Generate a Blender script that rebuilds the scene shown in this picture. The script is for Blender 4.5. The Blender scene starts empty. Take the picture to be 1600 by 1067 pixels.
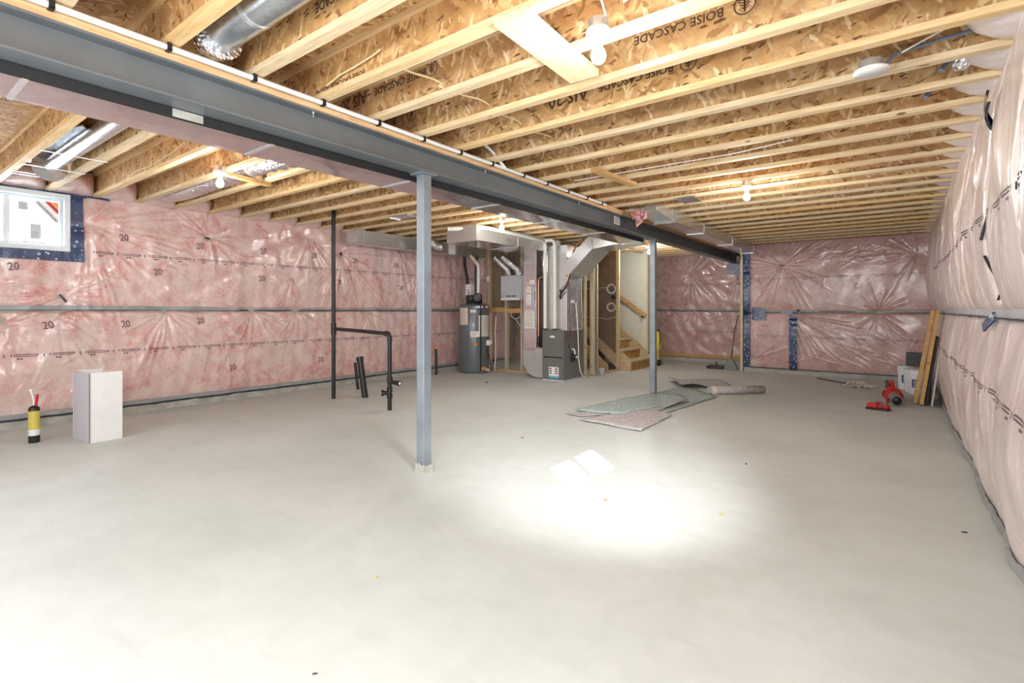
import bpy, math, random
import numpy as np
from mathutils import Vector, Matrix
random.seed(7); RNG = np.random.RandomState(11)
PI = math.pi
C = bpy.context.scene.collection
SC = bpy.context.scene

# ------------------------------------------------------------------ camera
TH = math.atan(602/800.)
cam = bpy.data.objects.new('camera', bpy.data.cameras.new('camera'))
C.objects.link(cam); SC.camera = cam
cam.data.sensor_width = 36; cam.data.lens = 18.0
cam.location = (0, 0, 1.36)
cam.rotation_euler = (PI/2, 0, TH)
cam.data.shift_y = -(533.5-484)/1600.0
cam.data.clip_start = .05

# ------------------------------------------------------------------ world, sun, lights, exposure
w = bpy.data.worlds.new('world'); SC.world = w; w.use_nodes = True
bg = w.node_tree.nodes['Background']; bg.inputs[0].default_value = (.82, .9, 1, 1); bg.inputs[1].default_value = 2.2
SC.view_settings.view_transform = 'Standard'; SC.view_settings.look = 'None'
SC.view_settings.gamma = 1; SC.view_settings.use_curve_mapping = False
SC.view_settings.exposure = 0.0

def lamp(name, typ, loc, power, color=(1, 1, 1), **kw):
    d = bpy.data.lights.new(name, typ); d.energy = power; d.color = color
    for k, v in kw.items(): setattr(d, k, v)
    o = bpy.data.objects.new(name, d); o.location = loc; C.objects.link(o); return o
def aim(o, tgt):
    o.rotation_euler = (Vector(tgt)-o.location).to_track_quat('-Z', 'Y').to_euler()

sun = lamp('sun', 'SUN', (6, -4, 6), 22.0, (1, .98, .94), angle=.012)
aim(sun, (6-.739, -4+.673, 6-.64))            # comes in through the small window on the right side
sky1 = lamp('window_and_added_light', 'AREA', (-8.5, 1.1, 2.42), 70, (.8, .88, 1), shape='RECTANGLE', size=1.1, size_y=.6)
aim(sky1, (-2, 2.5, .6))
glow = lamp('window_and_added_light', 'SPOT', (.40, 1.35, 2.45), 1150, (.97, .99, 1), spot_size=math.radians(45), spot_blend=1.0, shadow_soft_size=.12)  # added spot lamp, makes the wide bright pool on the floor
aim(glow, (-2.45, 4.2, 0))
flood = lamp('added_room_fill', 'AREA', (-3.2, -.75, 1.5), 125, (.92, .96, 1), shape='RECTANGLE', size=6.5, size_y=2.0)  # added area lamp behind the camera, fills the whole room
aim(flood, (-3.4, 6, 1.0))
flash_fill = lamp('added_flash_fill', 'AREA', (-.5, -.35, 2.1), 75, (.96, .98, 1), shape='RECTANGLE', size=.7, size_y=.5)  # added soft lamp near the camera, acting as a flash
aim(flash_fill, (-4, 6, 1.1))
fill2 = lamp('added_room_fill', 'AREA', (-1.3, -.2, .12), 45, (.9, .95, 1), shape='RECTANGLE', size=3, size_y=1.0)  # added low lamp behind the camera, brightens the ceiling from below
aim(fill2, (-2.2, 3.5, 2.9))
BULBS = []
def bulb_light(loc, power=42, color=(1, .965, .92)):
    lamp('bulb_light', 'POINT', loc, power, color, shadow_soft_size=.05)

# ------------------------------------------------------------------ node helpers
def nm(name):
    m = bpy.data.materials.new(name); m.use_nodes = True
    nt = m.node_tree; b = nt.nodes['Principled BSDF']; return m, nt, b
def N(nt, t, **kw):
    n = nt.nodes.new(t)
    for k, v in kw.items():
        if k.startswith('i_'):
            key = k[2:]; key = int(key) if key.isdigit() else key.replace('_', ' ')
            n.inputs[key].default_value = v
        else: setattr(n, k, v)
    return n
def L(nt, a, b): nt.links.new(a, b)
def coords(nt, scale=(1, 1, 1), rot=(0, 0, 0), kind='Object'):
    t = N(nt, 'ShaderNodeTexCoord'); m = N(nt, 'ShaderNodeMapping')
    m.inputs['Scale'].default_value = scale; m.inputs['Rotation'].default_value = rot
    L(nt, t.outputs[kind], m.inputs['Vector']); return m.outputs[0]
def ramp(nt, fac, stops):
    r = N(nt, 'ShaderNodeValToRGB'); e = r.color_ramp.elements
    while len(e) > 1: e.remove(e[-1])
    e[0].position = stops[0][0]; e[0].color = (*stops[0][1], 1)
    for p, c in stops[1:]:
        x = e.new(p); x.color = (*c, 1)
    L(nt, fac, r.inputs[0]); return r.outputs[0]
def mixc(nt, fac, a, b, mode='MIX'):
    m = N(nt, 'ShaderNodeMix', data_type='RGBA', blend_type=mode)
    if isinstance(fac, (int, float)): m.inputs[0].default_value = fac
    else: L(nt, fac, m.inputs[0])
    for s, v in ((6, a), (7, b)):
        if isinstance(v, tuple): m.inputs[s].default_value = (*v, 1)
        else: L(nt, v, m.inputs[s])
    return m.outputs[2]
def noise(nt, vec, scale, detail=4, rough=.55, dist=0):
    n = N(nt, 'ShaderNodeTexNoise'); n.inputs['Scale'].default_value = scale
    n.inputs['Detail'].default_value = detail; n.inputs['Roughness'].default_value = rough
    n.inputs['Distortion'].default_value = dist
    L(nt, vec, n.inputs['Vector']); return n.outputs['Fac']
def bump(nt, b, h, strength=.3, dist=.01):
    n = N(nt, 'ShaderNodeBump'); n.inputs['Strength'].default_value = strength
    n.inputs['Distance'].default_value = dist
    L(nt, h, n.inputs['Height']); L(nt, n.outputs[0], b.inputs['Normal'])
def simple(name, col, rough=.5, metal=0, var=.0, vscale=8, coat=0, bmp=0, emis=None):
    m, nt, b = nm(name); b.inputs['Roughness'].default_value = rough; b.inputs['Metallic'].default_value = metal
    b.inputs['Coat Weight'].default_value = coat
    c = coords(nt); f = noise(nt, c, vscale, 5)
    v = var or .04
    L(nt, ramp(nt, f, [(.3, tuple(x*(1-v) for x in col)), (.7, tuple(min(1, x*(1+v)) for x in col))]), b.inputs['Base Color'])
    if bmp: bump(nt, b, noise(nt, c, vscale*6, 4), bmp, .002)
    if emis: b.inputs['Emission Color'].default_value = (*emis[0], 1); b.inputs['Emission Strength'].default_value = emis[1]
    return m

def mat_lumber(name, light, dark, axis=0, knots=True):
    m, nt, b = nm(name); b.inputs['Roughness'].default_value = .7
    s = [9, 9, 9]; s[axis] = .7
    info = N(nt, 'ShaderNodeObjectInfo')
    t = N(nt, 'ShaderNodeTexCoord'); va = N(nt, 'ShaderNodeVectorMath', operation='ADD')
    mul = N(nt, 'ShaderNodeMath', operation='MULTIPLY'); mul.inputs[1].default_value = 37.0
    L(nt, info.outputs['Random'], mul.inputs[0]); L(nt, t.outputs['Object'], va.inputs[0]); L(nt, mul.outputs[0], va.inputs[1])
    mp = N(nt, 'ShaderNodeMapping'); mp.inputs['Scale'].default_value = s; L(nt, va.outputs[0], mp.inputs['Vector'])
    f = noise(nt, mp.outputs[0], 5, 5, .6, .6)
    base = ramp(nt, f, [(.3, dark), (.62, light)])
    rr = ramp(nt, info.outputs['Random'], [(0, (.86, .86, .88)), (.5, (1, .98, .95)), (1, (1, .85, .62))])
    base = mixc(nt, 1.0, base, rr, 'MULTIPLY')
    if knots:
        s2 = [6, 6, 6]; s2[axis] = 2.2
        m2 = N(nt, 'ShaderNodeMapping'); m2.inputs['Scale'].default_value = s2; L(nt, va.outputs[0], m2.inputs['Vector'])
        v = N(nt, 'ShaderNodeTexVoronoi'); v.inputs['Scale'].default_value = 1.3; L(nt, m2.outputs[0], v.inputs['Vector'])
        k = ramp(nt, v.outputs['Distance'], [(.06, (1, 1, 1)), (.11, (0, 0, 0))])
        base = mixc(nt, k, base, (.22, .11, .04))
    L(nt, base, b.inputs['Base Color']); bump(nt, b, f, .15, .003); return m

def mat_osb(name, axis='Y', tint=(1, 1, 1)):
    m, nt, b = nm(name); b.inputs['Roughness'].default_value = .75
    t = N(nt, 'ShaderNodeTexCoord'); info = N(nt, 'ShaderNodeObjectInfo')
    mul = N(nt, 'ShaderNodeMath', operation='MULTIPLY'); mul.inputs[1].default_value = 23.0
    L(nt, info.outputs['Random'], mul.inputs[0])
    va = N(nt, 'ShaderNodeVectorMath', operation='ADD'); L(nt, t.outputs['Object'], va.inputs[0]); L(nt, mul.outputs[0], va.inputs[1])
    P = va.outputs[0]
    ax = {'X': (1, 0, 0), 'Y': (0, 1, 0), 'Z': (0, 0, 1)}[axis]
    def flakes(sc, el, rotv):
        n0 = N(nt, 'ShaderNodeTexNoise'); n0.inputs['Scale'].default_value = sc*.35; n0.inputs['Detail'].default_value = 3; L(nt, P, n0.inputs['Vector'])
        w0 = N(nt, 'ShaderNodeVectorMath', operation='MULTIPLY_ADD'); L(nt, n0.outputs['Color'], w0.inputs[0])
        w0.inputs[1].default_value = (2.2/sc,)*3; L(nt, P, w0.inputs[2])
        mp = N(nt, 'ShaderNodeMapping'); mp.inputs['Rotation'].default_value = tuple(rotv*q for q in ax)
        L(nt, w0.outputs[0], mp.inputs['Vector'])
        m2 = N(nt, 'ShaderNodeMapping'); m2.inputs['Scale'].default_value = (el, 1, 1) if axis != 'X' else (1, el, 1); L(nt, mp.outputs[0], m2.inputs['Vector'])
        v = N(nt, 'ShaderNodeTexVoronoi'); v.inputs['Scale'].default_value = sc; L(nt, m2.outputs[0], v.inputs['Vector'])
        c_ = N(nt, 'ShaderNodeSeparateColor'); L(nt, v.outputs['Color'], c_.inputs[0])
        return c_, v.outputs['Distance'], m2.outputs[0]
    big = noise(nt, P, 4.5, 4, .6, .6)
    col = ramp(nt, big, [(.32, (.42, .235, .09)), (.5, (.56, .34, .145)), (.66, (.70, .47, .22))])
    hs = big
    for sc, el, rv, lo, hi, th, thd in ((20, .30, .5, (.34, .18, .065), (.74, .52, .27), .35, .36), (26, .25, -.7, (.28, .14, .05), (.72, .48, .23), .4, .36), (34, .20, 1.25, (.36, .19, .07), (.80, .62, .36), .5, .36), (30, .16, -1.1, (.50, .30, .13), (.84, .68, .44), .6, .3), (50, .22, .15, (.13, .055, .02), (.22, .10, .04), .84, .30)):
        c_, dist, vv = flakes(sc, el, rv)
        g = noise(nt, vv, sc*2.2, 3, .6)
        a_ = N(nt, 'ShaderNodeMath', operation='MULTIPLY_ADD'); L(nt, g, a_.inputs[0]); a_.inputs[1].default_value = .6
        b2_ = N(nt, 'ShaderNodeMath', operation='MULTIPLY_ADD'); L(nt, c_.outputs[1], b2_.inputs[0]); b2_.inputs[1].default_value = .7; b2_.inputs[2].default_value = -.15; L(nt, b2_.outputs[0], a_.inputs[2])
        ci = ramp(nt, a_.outputs[0], [(.2, lo), (.8, hi)])
        m1 = ramp(nt, c_.outputs[0], [(th, (0, 0, 0)), (th+.02, (1, 1, 1))]); m2_ = ramp(nt, dist, [(thd, (1, 1, 1)), (thd+.12, (0, 0, 0))])
        fm = N(nt, 'ShaderNodeMath', operation='MULTIPLY'); L(nt, m1, fm.inputs[0]); L(nt, m2_, fm.inputs[1])
        col = mixc(nt, fm.outputs[0], col, ci)
    hs = noise(nt, P, 60, 4, .6, 1)
    rr = ramp(nt, info.outputs['Random'], [(0, (.82, .8, .8)), (.4, (1, .98, .93)), (.7, (1, .92, .8)), (1, (.9, .88, .88))])
    col = mixc(nt, 1.0, col, rr, 'MULTIPLY'); col = mixc(nt, 1.0, col, tint, 'MULTIPLY')
    L(nt, col, b.inputs['Base Color']); bump(nt, b, hs, .3, .004); return m

def mat_galv(name, col=(.62, .64, .66), rough=.32, spangle=26, bm=.12, metal=.92):
    m, nt, b = nm(name); b.inputs['Metallic'].default_value = metal
    c = coords(nt); v = N(nt, 'ShaderNodeTexVoronoi'); v.inputs['Scale'].default_value = spangle; L(nt, c, v.inputs['Vector'])
    s = N(nt, 'ShaderNodeSeparateColor'); L(nt, v.outputs['Color'], s.inputs[0])
    L(nt, ramp(nt, s.outputs[0], [(0, tuple(x*.93 for x in col)), (1, tuple(min(1, x*1.06) for x in col))]), b.inputs['Base Color'])
    mr = N(nt, 'ShaderNodeMapRange'); mr.inputs['To Min'].default_value = rough-.08; mr.inputs['To Max'].default_value = rough+.1
    L(nt, noise(nt, c, 5, 3), mr.inputs[0]); L(nt, mr.outputs[0], b.inputs['Roughness'])
    bump(nt, b, noise(nt, c, 3.0, 2), bm, .03); return m

def mat_foil(name):
    m, nt, b = nm(name); b.inputs['Metallic'].default_value = .95; b.inputs['Roughness'].default_value = .22
    b.inputs['Base Color'].default_value = (.8, .8, .82, 1)
    c = coords(nt); v = N(nt, 'ShaderNodeTexVoronoi'); v.inputs['Scale'].default_value = 45; L(nt, c, v.inputs['Vector'])
    s = N(nt, 'ShaderNodeMath', operation='ADD'); L(nt, v.outputs['Distance'], s.inputs[0]); L(nt, noise(nt, c, 30, 4), s.inputs[1])
    bump(nt, b, s.outputs[0], .8, .012); return m

def mat_insul(name, pink, pale, deep, palef=.5, coatr=.16, axis='X', streak=.0, ior=1.75, bs=.35):
    m, nt, b = nm(name)
    c = coords(nt)
    f1 = noise(nt, c, 5.5, 6, .68, .8); f2 = noise(nt, c, 1.3, 3, .5); f3 = noise(nt, c, 30, 5, .7, 1.2)
    a = N(nt, 'ShaderNodeMath', operation='MULTIPLY_ADD'); L(nt, f3, a.inputs[0]); a.inputs[1].default_value = .45
    s0 = N(nt, 'ShaderNodeMath', operation='MULTIPLY'); L(nt, f1, s0.inputs[0]); s0.inputs[1].default_value = .75; L(nt, s0.outputs[0], a.inputs[2])
    base = ramp(nt, a.outputs[0], [(.46, deep), (.54, pink), (.62, tuple((p+q)/2 for p, q in zip(pink, pale))), (.74, pale)])
    col = mixc(nt, ramp(nt, f2, [(.35, (0, 0, 0)), (.7, (palef, palef, palef))]), base, pale)
    if streak:
        cs = coords(nt, (1, 14, 1.0)); fs = noise(nt, cs, 3, 4, .6, .5)
        k = N(nt, 'ShaderNodeMath', operation='MULTIPLY'); L(nt, ramp(nt, fs, [(.45, (0, 0, 0)), (.7, (1, 1, 1))]), k.inputs[0]); k.inputs[1].default_value = streak
        col = mixc(nt, k.outputs[0], col, (.78, .68, .62))
    L(nt, col, b.inputs['Base Color'])
    b.inputs['Roughness'].default_value = .55
    b.inputs['Coat Weight'].default_value = 1.0; b.inputs['Coat Roughness'].default_value = coatr; b.inputs['Coat IOR'].default_value = ior
    n1 = noise(nt, c, 9, 5, .6, 1.0)
    n = N(nt, 'ShaderNodeBump'); n.inputs['Strength'].default_value = bs; n.inputs['Distance'].default_value = .02
    L(nt, n1, n.inputs['Height']); L(nt, n.outputs[0], b.inputs['Normal']); L(nt, n.outputs[0], b.inputs['Coat Normal'])
    return m

def mat_tape(name):
    m, nt, b = nm(name); b.inputs['Roughness'].default_value = .3; b.inputs['Coat Weight'].default_value = .5
    c = coords(nt); v = N(nt, 'ShaderNodeTexVoronoi'); v.inputs['Scale'].default_value = 17; v.inputs['Randomness'].default_value = .7; L(nt, c, v.inputs['Vector'])
    r = ramp(nt, v.outputs['Distance'], [(.1, (0, 0, 0)), (.14, (1, 1, 1)), (.24, (1, 1, 1)), (.29, (0, 0, 0))])
    f = ramp(nt, noise(nt, c, 22, 3), [(.42, (0, 0, 0)), (.55, (1, 1, 1))])
    mm = N(nt, 'ShaderNodeMath', operation='MULTIPLY'); L(nt, r, mm.inputs[0]); L(nt, f, mm.inputs[1])
    L(nt, mixc(nt, mm.outputs[0], (.012, .035, .12), (.55, .66, .80)), b.inputs['Base Color'])
    bump(nt, b, noise(nt, c, 14, 4, .6, 1), .5, .012); return m

def mat_floor():
    m, nt, b = nm('concrete_slab'); c = coords(nt)
    f1 = noise(nt, c, .8, 4, .55, .3); f2 = noise(nt, c, 6, 6, .65); f3 = noise(nt, coords(nt, (1, 5, 1), (0, 0, .5)), 2.2, 5, .6, .4)
    a = N(nt, 'ShaderNodeMath', operation='MULTIPLY_ADD'); L(nt, f2, a.inputs[0]); a.inputs[1].default_value = .35
    s0 = N(nt, 'ShaderNodeMath', operation='MULTIPLY'); L(nt, f1, s0.inputs[0]); s0.inputs[1].default_value = .65; L(nt, s0.outputs[0], a.inputs[2])
    col = ramp(nt, a.outputs[0], [(.35, (.505, .535, .515)), (.5, (.56, .59, .57)), (.65, (.61, .64, .625))])
    col = mixc(nt, ramp(nt, f3, [(.55, (0, 0, 0)), (.75, (.35, .35, .35))]), col, (.445, .47, .45))
    v = N(nt, 'ShaderNodeTexVoronoi'); v.inputs['Scale'].default_value = 4.5; L(nt, c, v.inputs['Vector'])
    sp = ramp(nt, v.outputs['Distance'], [(.015, (.6, .6, .6)), (.03, (0, 0, 0))])
    col = mixc(nt, sp, col, (.25, .21, .16))
    L(nt, col, b.inputs['Base Color'])
    mr = N(nt, 'ShaderNodeMapRange'); mr.inputs['To Min'].default_value = .42; mr.inputs['To Max'].default_value = .62
    L(nt, f2, mr.inputs[0]); L(nt, mr.outputs[0], b.inputs['Roughness'])
    bump(nt, b, f2, .06, .01); return m

M = {}
M['floor'] = mat_floor()
M['curb'] = simple('foundation_concrete', (.42, .41, .37), .85, var=.22, vscale=7, bmp=.4)
M['flange'] = mat_lumber('joist_flange', (.80, .66, .44), (.62, .44, .23), 0)
M['stud'] = mat_lumber('stud_lumber', (.64, .58, .43), (.48, .42, .29), 2)
M['studx'] = mat_lumber('plate_lumber', (.62, .50, .33), (.47, .35, .20), 0)
M['studo'] = mat_lumber('orange_lumber', (.66, .42, .17), (.46, .26, .09), 0)
M['blocky'] = mat_lumber('block_lumber', (.88, .72, .48), (.70, .50, .26), 1, False)
M['platey'] = mat_lumber('beam_plate', (.85, .60, .34), (.62, .36, .16), 1, False)
M['osb'] = mat_osb('osb_web', 'Y')
M['osbz'] = mat_osb('osb_subfloor', 'Z')
M['osbx'] = mat_osb('osb_riser', 'X', (.85, .75, .6))
M['steel'] = simple('grey_primer_steel', (.165, .185, .20), .40, .35, var=.12, vscale=3, bmp=.05)
M['column'] = simple('grey_column_paint', (.27, .31, .35), .36, .4, var=.12, vscale=6, bmp=.05)
M['galv'] = mat_galv('galvanised_sheet', (.68, .70, .72), .22, 40, .05, .72)
M['galv_reflect'] = mat_galv('galvanised_pink_reflection', (.66, .64, .66), .17, 30, .10, .92)  # pink reflected from the insulation is tinted into this metal
M['spiral'] = mat_galv('galvanised_pipe', (.62, .66, .70), .25)
M['foil'] = mat_foil('foil_sleeve')
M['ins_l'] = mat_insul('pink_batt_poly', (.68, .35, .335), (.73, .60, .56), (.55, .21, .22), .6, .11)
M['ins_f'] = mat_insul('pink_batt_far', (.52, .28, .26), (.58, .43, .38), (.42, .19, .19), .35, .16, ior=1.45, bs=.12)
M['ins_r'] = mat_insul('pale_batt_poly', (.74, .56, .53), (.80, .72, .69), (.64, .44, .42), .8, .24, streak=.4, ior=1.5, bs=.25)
M['tape'] = mat_tape('blue_sheathing_tape')
M['tape_d'] = simple('dark_blue_membrane', (.012, .02, .04), .2, var=.6, vscale=14, coat=.6, bmp=.5)
M['black'] = simple('black_plastic', (.012, .012, .013), .38, bmp=.1)
M['blackm'] = simple('matte_black', (.01, .01, .011), .6)
M['seam'] = simple('grey_seam_strip', (.32, .33, .34), .4, var=.2, vscale=5)
M['seamd'] = simple('dark_seam_bead', (.02, .025, .035), .4)
M['ink'] = simple('print_ink', (.045, .03, .04), .6)
M['ink2'] = simple('faded_print_ink', (.22, .13, .15), .6)
M['stamp'] = simple('stamp_ink', (.09, .05, .025), .8)
M['white'] = simple('white_plastic', (.80, .80, .78), .35)
M['pvc'] = simple('white_pvc', (.78, .77, .70), .35)
M['vinyl'] = simple('window_vinyl', (.70, .76, .80), .35)
M['card'] = simple('white_cardboard', (.80, .80, .81), .6)
M['cardgrey'] = simple('grey_board_panel', (.55, .52, .57), .7)
M['cardedge'] = simple('board_edge', (.1, .09, .08), .8)
M['label'] = simple('paper_label', (.82, .80, .76), .6)
M['labelp'] = simple('peach_paper_label', (.80, .70, .60), .6)
M['heater'] = simple('heater_grey_enamel', (.115, .135, .15), .3, .1, coat=.4)
M['furn'] = simple('furnace_grey_enamel', (.155, .158, .15), .4, .1)
M['hrv'] = simple('light_grey_panel', (.50, .50, .54), .4)
M['copper'] = simple('copper_pipe', (.85, .45, .26), .3, .9)
M['red'] = simple('red_plastic', (.55, .012, .012), .35)
M['redd'] = simple('dark_red_plastic', (.22, .01, .01), .4)
M['orange'] = simple('orange_plastic', (.8, .28, .02), .45)
M['yellow'] = simple('yellow_plastic', (.75, .55, .03), .4)
M['ylabel'] = simple('yellow_can_label', (.62, .50, .10), .4)
M['blue'] = simple('blue_label', (.03, .08, .25), .5)
M['teal'] = simple('teal_label', (.12, .42, .55), .5)
M['bluec'] = simple('blue_cable_jacket', (.15, .19, .25), .4)
M['yelc'] = simple('yellow_cable_jacket', (.75, .65, .38), .5)
M['drywall'] = simple('cream_drywall', (.66, .66, .56), .8)
M['kraft'] = simple('brown_kraft_back', (.21, .15, .10), .8, var=.1)
M['pad_g'] = simple('green_flecked_underpad', (.38, .46, .45), .9, var=.5, vscale=38, bmp=.5)
M['pad_p'] = simple('grey_flecked_underpad', (.46, .43, .43), .9, var=.35, vscale=34, bmp=.5)
M['pad_e'] = simple('grey_underpad_back', (.42, .41, .41), .8, var=.1, vscale=30)
M['mop'] = simple('cotton_mop', (.62, .58, .48), .9)
M['dgrey'] = simple('dark_grey_plastic', (.06, .065, .07), .5)
M['mgrey'] = simple('mid_grey_plastic', (.22, .23, .22), .5)
M['pinkt'] = simple('loose_pink_fibre', (.72, .36, .36), .9, var=.25, vscale=20, bmp=.8)
M['bulb'] = simple('lit_bulb', (1, 1, 1), .3, emis=((1, .96, .88), 22))
M['sky_wall'] = simple('neighbour_white_wall', (.88, .88, .88), .8)
M['wirew'] = simple('white_cable', (.78, .76, .70), .5)
m, nt, b = nm('thin_glass'); M['glass'] = m
tr = N(nt, 'ShaderNodeBsdfTransparent'); gl = N(nt, 'ShaderNodeBsdfGlossy'); gl.inputs['Roughness'].default_value = .02
mx = N(nt, 'ShaderNodeMixShader'); mx.inputs[0].default_value = .06
L(nt, tr.outputs[0], mx.inputs[1]); L(nt, gl.outputs[0], mx.inputs[2]); L(nt, mx.outputs[0], nt.nodes['Material Output'].inputs[0])
m, nt, b = nm('clear_poly'); M['poly'] = m
tr = N(nt, 'ShaderNodeBsdfTransparent'); mx = N(nt, 'ShaderNodeMixShader'); mx.inputs[0].default_value = .35
b.inputs['Base Color'].default_value = (.8, .72, .68, 1); b.inputs['Roughness'].default_value = .15
L(nt, tr.outputs[0], mx.inputs[1]); L(nt, b.outputs[0], mx.inputs[2]); L(nt, mx.outputs[0], nt.nodes['Material Output'].inputs[0])
bump(nt, b, noise(nt, coords(nt), 7, 3, .5, 1), .6, .05)

# ------------------------------------------------------------------ mesh helpers
class MB:
    def __init__(s): s.v = []; s.f = []; s.sm = []
    def add(s, vs, fs, smooth=False):
        o = len(s.v); s.v += [tuple(v) for v in vs]
        for f in fs: s.f.append(tuple(i+o for i in f)); s.sm.append(smooth)
        return s
    def box(s, x0, x1, y0, y1, z0, z1, mat=None):
        vs = [(x, y, z) for z in (z0, z1) for y in (y0, y1) for x in (x0, x1)]
        if mat is not None: vs = [mat @ Vector(v) for v in vs]
        return s.add(vs, [(0, 2, 3, 1), (4, 5, 7, 6), (0, 1, 5, 4), (2, 6, 7, 3), (0, 4, 6, 2), (1, 3, 7, 5)])
    def beam(s, p0, p1, w, h, up=(0, 0, 1)):
        p0, p1 = Vector(p0), Vector(p1); d = (p1-p0); ln = d.length; d.normalize()
        upv = Vector(up); r = d.cross(upv)
        if r.length < 1e-4: r = d.cross(Vector((1, 0, 0)))
        r.normalize(); u = r.cross(d)
        vs = [p + r*a*w/2 + u*b*h/2 for p in (p0, p1) for b in (-1, 1) for a in (-1, 1)]
        return s.add(vs, [(0, 1, 3, 2), (4, 6, 7, 5), (0, 4, 5, 1), (2, 3, 7, 6), (0, 2, 6, 4), (1, 5, 7, 3)])
    def tube(s, pts, r, n=10, caps=True, rs=None):
        pts = [Vector(p) for p in pts]; k = len(pts); rings = []
        prev = None
        for i, p in enumerate(pts):
            t = (pts[min(i+1, k-1)]-pts[max(i-1, 0)]).normalized()
            if prev is None:
                a = Vector((0, 0, 1)) if abs(t.z) < .9 else Vector((1, 0, 0))
                u = t.cross(a).normalized()
            else:
                u = prev - t*prev.dot(t)
                u = u.normalized() if u.length > 1e-5 else t.orthogonal().normalized()
            prev = u; w_ = t.cross(u); rr = rs[i] if rs else r
            rings.append([p + (u*math.cos(2*PI*j/n)+w_*math.sin(2*PI*j/n))*rr for j in range(n)])
        vs = [v for q in rings for v in q]; fs = []
        for i in range(k-1):
            for j in range(n):
                a = i*n+j; b_ = i*n+(j+1) % n; fs.append((a, b_, b_+n, a+n))
        s.add(vs, fs, True)
        if caps: s.add(rings[0], [tuple(range(n-1, -1, -1))]); s.add(rings[-1], [tuple(range(n))])
        return s
    def lathe(s, prof, c=(0, 0, 0), n=24, axis=(0, 0, 1)):
        c = Vector(c); q = Vector((0, 0, 1)).rotation_difference(Vector(axis))
        vs = []; fs = []
        for r, z in prof:
            for j in range(n): vs.append(c + q @ Vector((r*math.cos(2*PI*j/n), r*math.sin(2*PI*j/n), z)))
        for i in range(len(prof)-1):
            for j in range(n):
                a = i*n+j; b_ = i*n+(j+1) % n; fs.append((a, b_, b_+n, a+n))
        s.add(vs, fs, True)
        for i, rev in ((0, True), (len(prof)-1, False)):
            if prof[i][0] > 1e-4:
                idx = [vs[i*n+j] for j in range(n)]
                s.add(idx[::-1] if rev else idx, [tuple(range(n))])
        return s
    def prism(s, poly, axis, a, b_):
        # poly in the two other axes, extruded along axis between a and b_
        def P(u, v, t):
            return {'x': (t, u, v), 'y': (u, t, v), 'z': (u, v, t)}[axis]
        n = len(poly); vs = [P(u, v, a) for u, v in poly] + [P(u, v, b_) for u, v in poly]
        fs = [tuple(range(n)), tuple(range(2*n-1, n-1, -1))] + [(i, (i+1) % n+0, (i+1) % n+n, i+n) for i in range(n)]
        return s.add(vs, fs)
def obj(name, mb, mat, parent=None, bevel=0, fix=True):
    me = bpy.data.meshes.new(name); me.from_pydata(mb.v, [], mb.f)
    me.polygons.foreach_set('use_smooth', mb.sm)
    me.materials.append(mat)
    if fix:
        import bmesh
        bm = bmesh.new(); bm.from_mesh(me); bmesh.ops.recalc_face_normals(bm, faces=bm.faces); bm.to_mesh(me); bm.free()
    me.update()
    o = bpy.data.objects.new(name, me); C.objects.link(o)
    if parent is not None:
        o.parent = parent
        o.matrix_parent_inverse = Matrix.LocRotScale(parent.location, parent.rotation_euler, None).inverted() if parent.parent is None else Matrix.Identity(4)
    if bevel:
        md = o.modifiers.new('bevel', 'BEVEL'); md.width = bevel; md.segments = 2; md.limit_method = 'ANGLE'
    return o
def thing(name, label, cat, loc, group=None):
    o = bpy.data.objects.new(name, None); C.objects.link(o); o.location = loc; o.empty_display_size = .1
    return tag(o, label, cat, group)
def tag(o, label, cat, group=None):
    o['label'] = label; o['category'] = cat
    if group: o['group'] = group
    return o
def struct(o, label=None):
    o['kind'] = 'structure'
    if label: o['label'] = label
    return o
def base_origin(o, loc):
    v = Vector(loc)
    for q in o.data.vertices: q.co -= v
    o.location = v; return o
_tc = {}
def text_mesh(s_, size=1.0, thick=0):
    key = (s_, size)
    if key in _tc: return _tc[key]
    cu = bpy.data.curves.new('t', 'FONT'); cu.body = s_; cu.size = size; cu.resolution_u = 2; cu.offset = .022*size
    cu.align_x = 'CENTER'; cu.align_y = 'CENTER'
    o = bpy.data.objects.new('t', cu); C.objects.link(o)
    dg = bpy.context.evaluated_depsgraph_get(); me = o.evaluated_get(dg).to_mesh()
    vs = [tuple(v.co) for v in me.vertices]; fs = [tuple(p.vertices) for p in me.polygons]
    o.evaluated_get(dg).to_mesh_clear(); bpy.data.objects.remove(o); bpy.data.curves.remove(cu)
    _tc[key] = (vs, fs); return vs, fs
def text_on(mb, s_, size, fn, rot=0, cx=0, cy=0, sx=1, sy=1):
    vs, fs = text_mesh(s_, size); c_, s2 = math.cos(rot), math.sin(rot)
    out = []
    for x, y, z in vs:
        x *= sx; y *= sy
        out.append(fn(cx + x*c_-y*s2, cy + x*s2+y*c_))
    mb.add(out, fs)

# ------------------------------------------------------------------ the shell
XL, XR, YF, YN, YF2 = -8.06, .54, 12.2, -1.1, 13.6
JB, JT = 2.77, 3.07
fl = struct(obj('floor', MB().box(XL-.25, XR+.25, YN-.2, YF2+.2, -.12, 0), M['floor']))

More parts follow.
